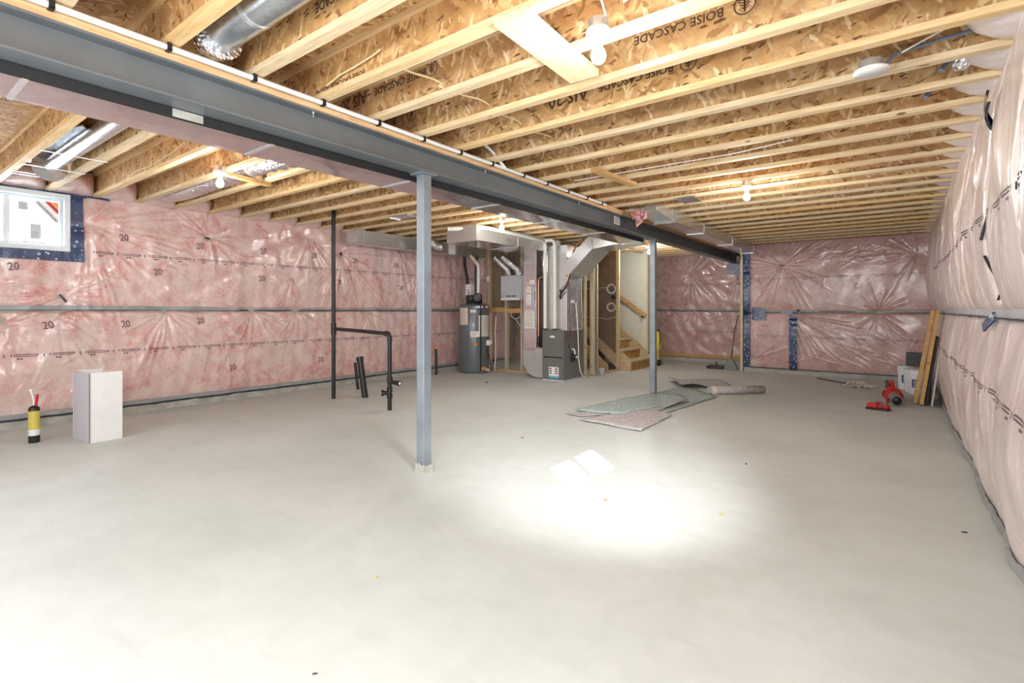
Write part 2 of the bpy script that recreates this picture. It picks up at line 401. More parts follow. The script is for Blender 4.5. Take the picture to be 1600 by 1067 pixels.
class Sheet:
    """wrinkled poly sheet over pink batts: height field over (u, z)"""
    def __init__(s, P, u0, u1, z0, z1, du):
        s.P = P; s.u0, s.u1, s.z0, s.z1 = u0, u1, z0, z1
        s.nu = int((u1-u0)/du)+1; s.nz = int((z1-z0)/du)+1
        s.u = np.linspace(u0, u1, s.nu); s.z = np.linspace(z0, z1, s.nz)
        s.U, s.Z = np.meshgrid(s.u, s.z, indexing='ij'); s.H = np.zeros_like(s.U)
    def crease(s, a, b_, w, h, taper=True):
        (x0, y0), (x1, y1) = a, b_
        lo, hi = min(x0, x1)-3*w, max(x0, x1)+3*w
        i0, i1 = np.searchsorted(s.u, [lo, hi])
        j0, j1 = np.searchsorted(s.z, [min(y0, y1)-3*w, max(y0, y1)+3*w])
        if i1 <= i0 or j1 <= j0: return
        U = s.U[i0:i1, j0:j1]; Z = s.Z[i0:i1, j0:j1]
        dx, dy = x1-x0, y1-y0; ln = math.hypot(dx, dy)
        t = ((U-x0)*dx+(Z-y0)*dy)/ln**2
        d = np.abs((U-x0)*dy-(Z-y0)*dx)/ln
        prof = np.clip(t/.12, 0, 1)*np.clip((1-t)/.7, 0, 1)
        ww = w*(.45+.8*np.clip(t, 0, 1))
        s.H[i0:i1, j0:j1] += h*prof*np.exp(-(d/ww)**2)*(t > 0)*(t < 1)
    def pin(s, u, z, n=24, R=1.1, h=.018, a0=0, a1=2*PI, depth=.035):
        for i in range(n):
            a = a0+(a1-a0)*(i+RNG.rand()*.8)/n
            ln = R*(.25+.75*RNG.rand()**1.2)
            s.crease((u+.02*math.cos(a), z+.02*math.sin(a)), (u+ln*math.cos(a), z+ln*math.sin(a)), .014+.016*RNG.rand(), h*(.5+RNG.rand()))
        r = np.hypot(s.U-u, s.Z-z); s.H -= depth*np.exp(-(r/.13)**2)
    def lumps(s, n, amp, lmin=.2, lmax=.9):
        for i in range(n):
            k = 2*PI/(lmin+(lmax-lmin)*RNG.rand()); a = RNG.rand()*2*PI
            s.H += amp/math.sqrt(n)*np.sin(k*(s.U*math.cos(a)+s.Z*math.sin(a))+RNG.rand()*6.3)
    def rand_creases(s, n, ang=(0, PI), ln=(.15, .6), h=.008, w=.015, box=None):
        b0 = box or (s.u0, s.u1, s.z0, s.z1)
        for i in range(n):
            u = b0[0]+(b0[1]-b0[0])*RNG.rand(); z = b0[2]+(b0[3]-b0[2])*RNG.rand()
            a = ang[0]+(ang[1]-ang[0])*RNG.rand(); q = ln[0]+(ln[1]-ln[0])*RNG.rand()
            s.crease((u, z), (u+q*math.cos(a), z+q*math.sin(a)), w*(.6+.8*RNG.rand()), h*(RNG.rand()*1.6-.3))
    def at(s, u, z):
        fi = min(max((u-s.u0)/(s.u1-s.u0)*(s.nu-1), 0), s.nu-1.001); fj = min(max((z-s.z0)/(s.z1-s.z0)*(s.nz-1), 0), s.nz-1.001)
        i, j = int(fi), int(fj); a, b_ = fi-i, fj-j; H = s.H
        return (H[i, j]*(1-a)*(1-b_)+H[i+1, j]*a*(1-b_)+H[i, j+1]*(1-a)*b_+H[i+1, j+1]*a*b_)
    def on(s, u, z, off=.004): return s.P(u, z, s.at(u, z)+off)
    def build(s, name, mat, parent, holes=()):
        vs = [s.P(float(u), float(z), float(h)) for u, z, h in zip(s.U.ravel(), s.Z.ravel(), s.H.ravel())]
        idx = np.arange(s.nu*s.nz).reshape(s.nu, s.nz)
        q = np.stack([idx[:-1, :-1], idx[1:, :-1], idx[1:, 1:], idx[:-1, 1:]], -1).reshape(-1, 4)
        uc = (s.U[:-1, :-1].ravel()+s.U[1:, 1:].ravel())/2; zc = (s.Z[:-1, :-1].ravel()+s.Z[1:, 1:].ravel())/2
        keep = np.ones(len(q), bool)
        for (a, b_, c_, d) in holes: keep &= ~((uc > a) & (uc < b_) & (zc > c_) & (zc < d))
        mb = MB(); mb.v = vs; mb.f = [tuple(x) for x in q[keep].tolist()]; mb.sm = [True]*len(mb.f)
        return obj(name, mb, mat, parent, fix=False)

def seam_profile(S, z0, z1, amp, p=.45):
    t = np.clip((S.Z-z0)/(z1-z0), 0, 1); S.H += amp*np.sin(PI*t)**p*(S.Z >= z0)*(S.Z <= z1)

def print_line(name, S, u0, u1, z, parent, step=.34, sgn=1, slope=0.0, mat='ink'):
    mb = MB(); u = u0
    while u < u1:
        for row, hh in ((.011, .0042), (-.009, .0042)):
            x = u+.03
            while x < u+step*.66:
                wd = .006+.016*random.random(); zz = z+row+slope*(x-u0)
                pts = [(x, zz-hh), (x+wd, zz-hh), (x+wd, zz+hh), (x, zz+hh)]
                mb.add([S.on(a, b_) for a, b_ in pts], [(0, 1, 2, 3)]); x += wd+.004
        zz = z+slope*(u-u0)
        for cx, dr in ((u+.012, -1), (u+step*.70, 1)):
            mb.add([S.on(cx-.008, zz+.012), S.on(cx+.008, zz+.012), S.on(cx+.001*dr, zz-.012)], [(0, 1, 2)])
        cx = u+step*.86
        mb.add([S.on(cx-.004, zz+.018), S.on(cx+.004, zz+.018), S.on(cx+.006, zz-.02), S.on(cx-.002, zz-.02)], [(0, 1, 2, 3)])
        for k in range(2):
            cx = u+.06+k*.028; mb.add([S.on(cx, zz-.045), S.on(cx+.018, zz-.045), S.on(cx+.018, zz-.03), S.on(cx, zz-.03)], [(0, 1, 2, 3)])
        u += step
    return obj(name, mb, M[mat], parent, fix=False)

def strip(name, S, pts, wd, mat, parent, off=.012, jag=0, thick=.004):
    """ribbon that follows the sheet between points in (u, z)"""
    mb = MB(); out = []
    P = []
    for (a, b_) in zip(pts[:-1], pts[1:]):
        n = max(2, int(math.hypot(b_[0]-a[0], b_[1]-a[1])/.06))
        P += [(a[0]+(b_[0]-a[0])*i/n, a[1]+(b_[1]-a[1])*i/n) for i in range(n)]
    P.append(pts[-1]); vs = []
    for i, p in enumerate(P):
        q = P[min(i+1, len(P)-1)]; r_ = P[max(i-1, 0)]; dx, dy = q[0]-r_[0], q[1]-r_[1]; ln = math.hypot(dx, dy)
        nx, ny = -dy/ln, dx/ln; w1 = wd/2*(1+jag*(random.random()-.5)); w2 = wd/2*(1+jag*(random.random()-.5))
        hh = S.at(*p)+off
        for k, o_ in ((-1, 0), (-1, 1), (1, 1), (1, 0)):
            ww = w1 if k < 0 else w2
            vs.append(S.P(p[0]+nx*ww*k, p[1]+ny*ww*k, (hh if o_ else hh-thick-.01)))
    fs = []
    for i in range(len(P)-1):
        a = i*4; fs += [(a+j, a+j+1, a+j+5, a+j+4) for j in range(3)]
    mb.add(vs, fs, False); return obj(name, mb, mat, parent)

# ---- left wall
WY0, WY1, WZ0, WZ1 = .55, 1.735, 2.06, 2.745            # window opening
lw = MB()
for a, b_, c_, d in ((YN-.2, WY0, 0, JT), (WY1, YF2+.2, 0, JT), (WY0, WY1, 0, WZ0), (WY0, WY1, WZ1, JT)): lw.box(XL-.25, XL-.02, a, b_, c_, d)
lw.box(XL-.05, XL+.045, YN-.1, YF2, 0, .095)
wall_left = struct(obj('wall_left', lw, M['curb']))
S = Sheet(lambda u, z, h: (XL+h, u, z), YN+.05, 10.6, .09, 2.80, .017)
seam_profile(S, .09, 1.36, .045); seam_profile(S, 1.36, 2.80, .045); S.lumps(16, .012, .18, 1.0)
for u, z, a0, a1, R, n in ((1.90, 2.43, -PI*.55, PI*.45, 1.9, 30), (3.30, 2.41, 0, 2*PI, 1.2, 26), (5.55, 2.38, -PI*.8, .5, 1.7, 22), (4.9, 2.60, -2.6, -.6, .9, 12),
                           (1.70, 1.53, PI*.9, 2.2*PI, .9, 14), (2.76, 1.35, PI, 2*PI, 1.2, 18), (3.95, 1.35, PI, 2*PI, .95, 16), (1.15, 1.2, -1.5, .5, .9, 12),
                           (1.62, 1.30, -PI*.6, PI*.1, 1.1, 20), (7.2, 1.36, .4, 2.8, 1.2, 16), (7.4, 2.2, -2.7, -.5, 1.0, 14), (6.9, 2.55, -2.9, -.3, 1.2, 14), (6.2, 1.3, -2.7, -.5, .8, 9), (4.6, 1.9, -2.4, -1.2, .8, 8),
                           (.3, 2.0, -2.5, -.5, 1.0, 14), (8.6, 1.36, 0, 3.1, 1, 14), (4.7, 1.34, -2.7, -.4, .8, 10)):
    S.pin(u, z, int(n*1.3), R, .017, a0, a1, .035)
S.rand_creases(260, (0, PI), (.12, .5), .009, .012)
S.rand_creases(60, (-.5, .4), (.1, .25), .010, .012, (2.6, 3.4, 1.7, 1.95))
S.rand_creases(120, (.9, 2.2), (.2, .8), .008, .016, (YN, 4, .1, .75))
for zc in (1.36,): S.H -= .05*np.exp(-((S.Z-zc)/.022)**2)
SL = S
S.build('insulation_sheet', M['ins_l'], wall_left, [(WY0-.02, WY1+.02, WZ0-.02, WZ1+.03)])
strip('seam_strip', S, [(YN+.1, 1.385), (2.4, 1.385), (4.1, 1.372), (10.5, 1.355)], .05, M['seam'], wall_left, .03)
strip('seam_bead', S, [(YN+.1, 1.362), (2.4, 1.362), (4.1, 1.348), (10.5, 1.33)], .016, M['seamd'], wall_left, .036)
strip('seam_strip', S, [(YN+.1, .14), (10.5, .135)], .05, M['seam'], wall_left, .03)
strip('seam_bead', S, [(YN+.1, .105), (10.5, .10)], .022, M['seamd'], wall_left, .05, .5)
print_line('printed_line', S, YN+.3, 10.3, .835, wall_left, .335)
print_line('printed_line', S, 1.95, 10.3, 2.075, wall_left, .30)
for u, z in ((1.24, 1.85), (2.28, 2.29), (3.18, 2.27), (2.66, 1.87), (4.11, 2.285), (5.0, 2.29), (5.82, 2.265), (4.08, 1.85), (5.48, 1.855), (6.79, 2.245), (6.92, 1.8), (1.54, 1.175), (2.30, 1.175), (3.2, 1.2), (3.64, .49), (5.12, .495), (7.6, 1.9)):
    mb = MB(); text_on(mb, '20', .125, lambda a, b_: SL.on(a, b_, .005), .12, u, z, .8); obj('printed_number', mb, M['ink2'], wall_left, fix=False)
for u, z, dx, dz in ((3.28, 2.40, .035, -.003), (1.68, 1.50, .03, -.045), (5.53, 2.37, .012, .03)):
    mb = MB(); mb.beam(S.on(u-dx, z-dz, .02), S.on(u+dx, z+dz, .02), .025, .02); obj('insulation_pin', mb, M['black'], wall_left)
# blue tape around the window
TP = lambda *q: [(a, b_) for a, b_ in q]
for pts, wd in ((TP((WY0-.3, 2.768), (1.90, 2.772)), .075), (TP((WY0-.3, 2.0), (1.87, 2.0)), .115), (TP((1.80, 2.80), (1.80, 1.945)), .13), (TP((1.84, 2.775), (2.14, 2.765)), .045)):
    strip('blue_tape', S, pts, wd, M['tape'], wall_left, .03, .12)

# ---- window_1
def window(name, X, sgn, y0, y1, z0, z1, mull):
    fr = MB(); t = .055
    xa, xb = X-.02*sgn*0, X
    def bx(a, b_, c_, d, e0, e1): fr.box(min(X+e0*sgn, X+e1*sgn), max(X+e0*sgn, X+e1*sgn), a, b_, c_, d)
    for (a, b_, c_, d) in ((y0, y1, z0, z0+t), (y0, y1, z1-t, z1), (y0, y0+t, z0+t, z1-t), (y1-t, y1, z0+t, z1-t)): bx(a, b_, c_, d, -.12, .05)
    o = struct(obj(name, fr, M['vinyl'], bevel=.004))
    mf = MB(); fr2 = MB()
    fr = fr2
    for s0, s1 in ((y0+t, mull), (mull, y1-t)):
        q = .03
        for (a, b_, c_, d) in ((s0, s1, z0+t, z0+t+q), (s0, s1, z1-t-q, z1-t), (s0, s0+q, z0+t+q, z1-t-q), (s1-q, s1, z0+t+q, z1-t-q)): bx(a, b_, c_, d, -.10, -.04)
    obj('sash', fr2, M['vinyl'], o, .003)
    for s0, s1 in ((y0+t, mull), (mull, y1-t)):
        g = MB(); xx = X-.07*sgn; g.box(xx-.002, xx+.002, s0+.03, s1-.03, z0+t+.03, z1-t-.03); obj('pane', g, M['glass'], o)
    return o
win1 = window('window_1', XL+.03, 1, WY0, WY1, WZ0, WZ1, 1.19)
# printed film in the upper corner of the right pane, mirrored as seen from inside
xx = XL-.036
mb = MB(); mb.add([(xx, 1.41, 2.650), (xx, 1.648, 2.650), (xx, 1.648, 2.375)], [(0, 1, 2)]); obj('corner_film', mb, M['label'], win1, fix=False)
for nme, a, b_, mm in (('red_stripe', .075, .125, 'red'), ('orange_stripe', .01, .065, 'orange')):
    x2 = xx+.003; mb = MB()
    mb.add([(x2, 1.648-b_*1.0, 2.648), (x2, 1.648-a*1.0, 2.648), (x2, 1.648, 2.648-a*1.15), (x2, 1.648, 2.648-b_*1.15)], [(0, 1, 2, 3)]); obj(nme, mb, M[mm], win1, fix=False)
mb = MB(); text_on(mb, 'ODOOWHOAD', .040, lambda a, b_: (xx+.004, a, b_), -math.atan2(.245, .215), 1.545, 2.525, 1.0, 1); obj('film_lettering', mb, M['ink'], win1, fix=False)
for nme, y0, y1, z0, z1, mm in (('window_sticker', 1.29, 1.375, 2.52, 2.615, 'hrv'), ('window_sticker', 1.395, 1.49, 2.19, 2.37, 'hrv')):
    mb = MB(); mb.box(xx, xx+.002, y0, y1, z0, z1); s_ = obj(nme, mb, M[mm], win1)
    q = MB()
    for k in range(4): q.box(xx+.003, xx+.0035, y0+.012, y1-.02, z0+.02+k*.02, z0+.024+k*.02)
    obj('sticker_print', q, M['ink2'], s_)
mb = MB(); mb.box(xx-.02, xx, 1.32, 1.53, 2.145, 2.158); obj('red_sill_strip', mb, M['redd'], win1)
# what stands outside the window: a white neighbouring wall with siding
nb = MB(); nb.box(-12.2, -12.0, -6, 9, 0, 6.5); 
ng = thing('neighbouring_house', 'white sided house wall seen through the small left window', 'house', (-12.1, 1.5, 0))
obj('wall', nb, M['sky_wall'], ng)
for k in range(10):
    q = MB(); q.prism([(-12.0, .3+k*.6), (-11.95, .3+k*.6), (-12.0, .86+k*.6)], 'y', -6, 9)
    obj('siding_board', q, M['sky_wall'], ng)

# ---- far wall (right of the jog at Y 12.2) and recess (Y 13.6)
wall_back = struct(obj('wall_back', MB().box(-2.72, XR+.25, YF+.03, YF+.25, 0, JT).box(-2.72, XR, YF-.03, YF+.05, 0, .095).box(-2.72, -2.64, YF+.03, YF2, 0, JT), M['curb']))
S = Sheet(lambda u, z, h: (u, YF-h, z), -2.68, .50, .09, 2.80, .014)
seam_profile(S, .09, 1.31, .03); seam_profile(S, 1.31, 2.80, .03); S.lumps(12, .005, .3, .9)
S.pin(-1.98, 2.31, 34, 1.7, .015, -PI, PI, .04); S.pin(-1.80, 1.28, 20, 1.7, .015, -PI*.6, 0, .03); S.pin(-2.5, 2.1, 10, .7, .012, 0, 2*PI, .02)
S.pin(-.3, 1.33, 14, 1.0, .013, .1, 3.0, .02); S.pin(-.3, 1.29, 12, .9, .012, -3.0, -.2, .02); S.pin(.3, 2.4, 12, .8, .012, 1.6, 4.6, .02)
S.pin(-2.5, .3, 10, .9, .012, .3, 2.2, .02)
S.rand_creases(120, (-.2, .9), (.1, .35), .010, .013, (-1.5, 0, 2.3, 2.6)); S.rand_creases(90, (0, PI), (.1, .5), .008, .014)
S.rand_creases(60, (-.8, -.2), (.2, .9), .010, .014, (-1.5, -.3, .4, 1.1))
S.H -= .04*np.exp(-((S.Z-1.31)/.02)**2)
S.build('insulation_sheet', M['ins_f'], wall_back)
strip('seam_strip', S, [(-2.6, 1.335), (-1.5, 1.33), (.48, 1.32)], .03, M['seam'], wall_back, .02)
strip('seam_bead', S, [(-2.6, 1.31), (-1.0, 1.325), (.48, 1.30)], .016, M['seamd'], wall_back, .03)
strip('seam_bead', S, [(-2.6, .105), (.48, .10)], .02, M['seamd'], wall_back, .04, .5)
print_line('printed_line', S, -2.5, .40, 2.02, wall_back, .30, slope=.01, mat='ink2'); print_line('printed_line', S, -2.5, .40, .80, wall_back, .30, slope=-.01, mat='ink2')
mb = MB(); mb.beam(S.on(-2.01, 2.313, .02), S.on(-1.93, 2.30, .02), .02, .02); obj('insulation_pin', mb, M['black'], wall_back)
strip('blue_tape', S, [(-2.655, 2.80), (-2.655, .10)], .13, M['tape'], wall_back, .035, .1)
strip('blue_tape', S, [(-2.55, 1.27), (-2.28, 1.27)], .27, M['tape'], wall_back, .04, .08)
strip('blue_tape', S, [(-1.75, 1.25), (-1.75, .08)], .15, M['tape'], wall_back, .035, .15)
strip('blue_tape', S, [(-1.98, 1.31), (-1.63, 1.32)], .10, M['tape'], wall_back, .04, .15)

wall_recess = struct(obj('wall_recess', MB().box(-8.1, -2.64, YF2+.03, YF2+.25, 0, JT).box(-8.0, -2.72, YF2-.05, YF2+.05, 0, .10), M['curb']))
S = Sheet(lambda u, z, h: (u, YF2-h, z), -5.4, -2.72, .10, 2.93, .016)
seam_profile(S, .10, 1.34, .03); seam_profile(S, 1.34, 2.93, .03); S.lumps(12, .010, .2, .9)
S.pin(-4.35, 2.27, 28, 1.3, .015, 0, 2*PI, .04); S.pin(-3.15, 2.1, 20, 1.2, .015, PI*.6, PI*1.6, .03); S.pin(-3.1, 1.36, 22, 1.6, .016, PI, PI*1.55, .03); S.pin(-5.0, 1.5, 12, .9, .012, -1.6, 1, .02)
S.pin(-4.2, 1.34, 12, .8, .013, PI, 2*PI, .02)
S.rand_creases(100, (0, PI), (.1, .5), .008, .014)
S.H -= .04*np.exp(-((S.Z-1.34)/.02)**2)
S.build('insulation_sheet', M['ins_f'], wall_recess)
strip('seam_strip', S, [(-5.3, 1.37), (-2.75, 1.345)], .03, M['seam'], wall_recess, .02)
strip('seam_bead', S, [(-5.3, 1.345), (-2.75, 1.32)], .018, M['seamd'], wall_recess, .03)
print_line('printed_line', S, -5.0, -2.9, 2.02, wall_recess, .30, mat='ink2'); print_line('printed_line', S, -5.0, -2.9, .80, wall_recess, .30, mat='ink2')
mb = MB(); mb.box(-5.3, -2.75, YF2-.06, YF2-.02, .12, .20); obj('bottom_plate', mb, M['studo'], wall_recess)
# recess behind the water heater: covered insulation wall further back
wall_middle = struct(obj('wall_middle', MB().box(-8.1, -6.0, 10.85, 11.0, 0, JT).box(-8.0, -6.0, 10.78, 10.9, 0, .08), M['curb']))
S = Sheet(lambda u, z, h: (u, 10.82-h, z), -8.05, -6.0, .09, 2.8, .025)
S.lumps(10, .012, .2, .9); S.pin(-7.2, 1.9, 16, 1.2, .014); S.rand_creases(60, (0, PI), (.1, .5), .008, .014)
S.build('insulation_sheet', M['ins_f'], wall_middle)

# ---- right wall with its window out of frame
RY0, RY1, RZ0, RZ1 = .85, 1.90, 2.06, 2.72
rw = MB()
for a, b_, c_, d in ((YN-.2, RY0, 0, JT), (RY1, YF2+.2, 0, JT), (RY0, RY1, 0, RZ0), (RY0, RY1, RZ1, JT)): rw.box(XR+.02, XR+.25, a, b_, c_, d)
wall_right = struct(obj('wall_right', rw, M['curb']))
S = Sheet(lambda u, z, h: (XR-h, u, z), YN+.05, YF-.02, .0, 2.86, .018)
seam_profile(S, .0, 1.33, .10, .75); seam_profile(S, 1.33, 2.86, .11, .5)
S.lumps(12, .012, .35, 1.6); S.H *= np.clip(1.25-.5*np.clip((S.U-8.0)/3, 0, 1)*np.clip((1.5-S.Z)/.3, 0, 1)-.25, .4, 1)
splits = [2.6, 3.3, 4.3, 4.9, 5.6, 6.3, 7.1, 8.0, 9.0, 10.2, 11.3]
for sp in splits:
    S.H -= (.075 if sp in (3.3, 4.3) else .04)*np.exp(-((S.U-sp+.9*np.clip(S.Z-2.1, 0, 1))/.055)**2)*np.clip((S.Z-1.38)/.12, 0, 1)*np.clip((2.75-S.Z)/.1, 0, 1)
S.rand_creases(480, (1.4, 1.8), (.4, 1.2), .009, .020, (YN, YF, 1.35, 2.75)); S.rand_creases(330, (1.2, 1.9), (.4, 1.1), .007, .024, (YN, YF, .05, 1.3))
S.rand_creases(90, (0, PI), (.1, .4), .006, .020)
S.H -= .02*np.exp(-((S.Z-1.33)/.03)**2); S.H = np.maximum(S.H, -.015)
SR = S
S.build('insulation_sheet', M['ins_r'], wall_right, [(RY0, RY1, RZ0, RZ1)])
strip('seam_strip', S, [(2.0, 1.345), (3.6, 1.33), (6, 1.335), (11.9, 1.33)], .07, M['hrv'], wall_right, .03, .5)
strip('seam_bead', S, [(2.0, 1.325), (3.6, 1.305), (6, 1.31), (11.9, 1.31)], .010, M['seamd'], wall_right, .04, .6)
strip('blue_tape', S, [(4.50, 1.32), (4.58, 1.24)], .07, M['tape'], wall_right, .05, .4)
strip('membrane_gap', S, [(3.78, 2.52), (4.0, 2.40), (4.2, 2.22), (4.28, 2.08)], .085, M['tape_d'], wall_right, .05, .25); strip('membrane_gap', S, [(4.27, 2.10), (4.33, 1.95), (4.36, 1.80)], .045, M['tape_d'], wall_right, .04, .4)
strip('membrane_gap', S, [(4.36, 1.70), (4.30, 1.42)], .014, M['black'], wall_right, .03, .5)
strip('seam_bead', S, [(2.2, .03), (11.9, .03)], .05, M['seam'], wall_right, .03, .9)
print_line('printed_line', S, 2.4, 9.5, .86, wall_right, .34); print_line('printed_line', S, 2.4, 9.5, 1.95, wall_right, .34)
win2 = window('window_2', XR-.02, -1, RY0, RY1, RZ0, RZ1, (RY0+RY1)/2)
wall_front = struct(obj('wall_front', MB().box(XL-.2, XR+.2, YN-.2, YN-.02, 0, JT), M['drywall']))

# ------------------------------------------------------------------ ceiling: subfloor with I-joists as parts
ceiling = struct(obj('ceiling', MB().box(XL-.25, XR+.25, YN-.2, YF2+.25, JT, JT+.03), M['osbz']))
JY = {k: 1.543+.449*k for k in range(-5, 27)}
wm = MB().box(XL+.0, XR-.03, -.006, .006, JB+.03, JT)
fm_ = MB().box(XL-.0, XR-.03, -.032, .032, JB, JB+.038).box(XL, XR-.03, -.032, .032, JT-.038, JT-.001)
first = None
JO = {}
for k, y in JY.items():
    if first is None:
        jw = obj('floor_joist', wm, M['osb'], ceiling); jf = obj('joist_flange', fm_, M['flange'], jw, fix=True); first = (jw, jf)
    else:
        jw = first[0].copy(); C.objects.link(jw); jf = first[1].copy(); C.objects.link(jf); jf.parent = jw
    jw.parent = ceiling; jw.location = (0, y, 0); JO[k] = jw
# stamped lettering on the webs facing the camera (printed upside down)
def stamp(k, s_, x, z, size, nme='stamped_lettering', rot=PI):
    y = JY[k]-.0075
    mb = MB(); text_on(mb, s_, size, lambda a, b_: (a, y-JY[k], b_), rot, x, z)
    o = obj(nme, mb, M['stamp'], JO[k], fix=False); o.matrix_parent_inverse = Matrix.Identity(4); return o
def tree_logo(k, x, z, r=.055):
    y = -.0075; mb = MB(); n = 28
    for i in range(n):
        a0, a1 = 2*PI*i/n, 2*PI*(i+1)/n
        mb.add([(x+rr*math.cos(a), y, z+rr*math.sin(a)) for rr, a in ((r, a0), (r, a1), (r*.88, a1), (r*.88, a0))], [(0, 1, 2, 3)])
    mb.add([(x-.004, y, z+r*.75), (x+.004, y, z+r*.75), (x+.004, y, z-r*.7), (x-.004, y, z-r*.7)], [(0, 1, 2, 3)])
    for j, t in enumerate((-.4, -.1, .2, .5)):
        wdt = r*(.35+.13*j)
        for sg in (-1, 1):
            z0 = z+r*t*.9
            mb.add([(x, y, z0), (x+sg*wdt, y, z0+r*.22), (x+sg*wdt, y, z0+r*.10), (x, y, z0-r*.14)], [(0, 1, 2, 3)])
    o = obj('stamped_logo', mb, M['stamp'], JO[k], fix=False); o.matrix_parent_inverse = Matrix.Identity(4)
stamp(2, 'AJS 20', -3.37, 2.975, .125); stamp(2, 'BOISE CASCADE', -2.84, 2.985, .075); tree_logo(2, -2.51, 2.99)
tree_logo(3, -3.21, 2.975); stamp(3, 'BOISE', -3.5, 2.97, .075)
tree_logo(4, -1.08, 2.96); stamp(4, 'BOISE CASCADE', -1.45, 2.96, .075); stamp(4, 'AJS 20', -1.98, 2.96, .13)
tree_logo(3, -.64, 2.965); stamp(3, 'BOISE CASCADE', -1.0, 2.965, .07)
stamp(1, 'BOISE CASCADE AJS-140', -2.9, 2.835, .05); stamp(0, 'BOISE CASCADE', -2.2, 2.95, .07)
tree_logo(4, -5.95, 2.95); stamp(4, 'BOISE CASCADE AJS', -6.35, 2.94, .07)
for k in (17, 19, 20): stamp(k, 'BOISE CASCADE  AJS  BOISE CASCADE', -1.6, 2.835, .05, rot=0)
# pink rim pockets between the joists
rim = None
def pillow(sgn):
    mb = MB(); nx, nz = 12, 9
    vs = []
    for i in range(nx+1):
        for j in range(nz+1):
            a, b_ = i/nx, j/nz
            h = .27*(math.sin(PI*a)*math.sin(PI*b_))**.5 + .012*math.sin(9*a+7*b_)*math.sin(PI*a) + .01*math.sin(21*a-5*b_)*math.sin(PI*a)
            vs.append((sgn*h, (a-.5)*.438, JB-.01+b_*.31))
    fs = [(i*(nz+1)+j, (i+1)*(nz+1)+j, (i+1)*(nz+1)+j+1, i*(nz+1)+j+1) for i in range(nx) for j in range(nz)]
    mb.add(vs, fs, True); return mb
for wall, X, sg, mm in ((wall_left, XL-.015, 1, 'ins_l'), (wall_right, XR+.03, -1, 'ins_r')):
    o0 = None
    for k in range(-4, 26):
        y = JY[k]+.2245
        if o0 is None: o0 = obj('rim_insulation', pillow(sg), M[mm], wall); o = o0
        else:
            o = o0.copy(); C.objects.link(o)
        o.parent = wall; o.location = (X+sg*random.uniform(0, .04), y, 0)

# ------------------------------------------------------------------ steel beam, columns, pipe
BX, BZ0, BZ1, BY0, BY1 = -3.19, 2.505, 2.70, YN+.05, 13.5
beam = thing('steel_beam', 'long grey steel I-beam carrying the joists across the basement', 'beam', (BX, (BY0+BY1)/2, BZ0))
obj('web', MB().box(BX-.005, BX+.005, BY0, BY1, BZ0+.012, BZ1-.012), M['steel'], beam)
obj('bottom_flange', MB().box(BX-.08, BX+.08, BY0, BY1, BZ0, BZ0+.013), M['steel'], beam, .002)
obj('top_flange', MB().box(BX-.08, BX+.08, BY0, BY1, BZ1-.013, BZ1), M['steel'], beam, .002)
for y in (1.95, 3.75, 5.55, 7.35):
    mb = MB(); mb.tube([(BX+.05, y, BZ1-.045), (BX+.05, y, BZ1-.012)], .005, 6); mb.tube([(BX+.05, y, BZ1-.02), (BX+.05, y, BZ1-.012)], .011, 6); obj('plate_bolt', mb, M['galv'], beam)
mb = MB(); mb.box(BX+.0055, BX+.0065, 6.62, 6.80, 2.57, 2.68); lb = obj('white_sticker', mb, M['label'], beam)
q = MB(); 
for k in range(5): q.box(BX+.0068, BX+.0072, 6.64, 6.77, 2.59+k*.017, 2.597+k*.017)
obj('sticker_print', q, M['ink'], lb)
mb = MB(); mb.box(BX-.075, BX+.075, BY0, BY1, BZ1, JB-.002); obj('nailer_plate', mb, M['platey'], beam)
mb = MB(); mb.box(-3.292, -3.278, BY0, 7.9, 2.452, BZ1+.06); mem = tag(obj('black_tape_shade', mb, M['blackm']), 'black taped strip with painted-in shadow, in the gap between grey beam and long duct', 'membrane')  # taped duct side; its shadow is put into the black colour
mb = MB(); mb.box(-3.279, -3.276, 1.16, 1.32, 2.456, 2.502); obj('pale_patch', mb, M['curb'], mem)

def column(y, lab, base_patch):
    t = thing('steel_column', lab, 'column', (BX, y, 0), None)
    h = .0445
    obj('post', MB().box(BX-h, BX+h, y-h, y+h, .01 if base_patch else 0, BZ0-.012), M['column'], t, .006)
    obj('top_plate', MB().box(BX-.11, BX+.07, y-.08, y+.08, BZ0-.012, BZ0), M['column'], t, .001)
    if base_patch:
        mb = MB(); r = .052
        n = 16; vs = []
        for i in range(n):
            a = i/n*4; s_ = int(a); f = a-s_
            cx = [(-r, -r), (r, -r), (r, r), (-r, r)][s_]; nx_ = [(-r, -r), (r, -r), (r, r), (-r, r)][(s_+1) % 4]
            x, yy = cx[0]+(nx_[0]-cx[0])*f, cx[1]+(nx_[1]-cx[1])*f
            vs.append((BX+x, y+yy, 0)); 
        top = [(v[0], v[1], .055+.03*random.random()) for v in vs]
        mb.add(vs+top, [(i, (i+1) % n, (i+1) % n+n, i+n) for i in range(n)]); obj('concrete_spatter', mb, M['curb'], t)
    return t
column(3.005, 'nearest square grey steel column with concrete on its foot', True)
column(8.08, 'farther square grey steel column, behind the underpad scraps', False)

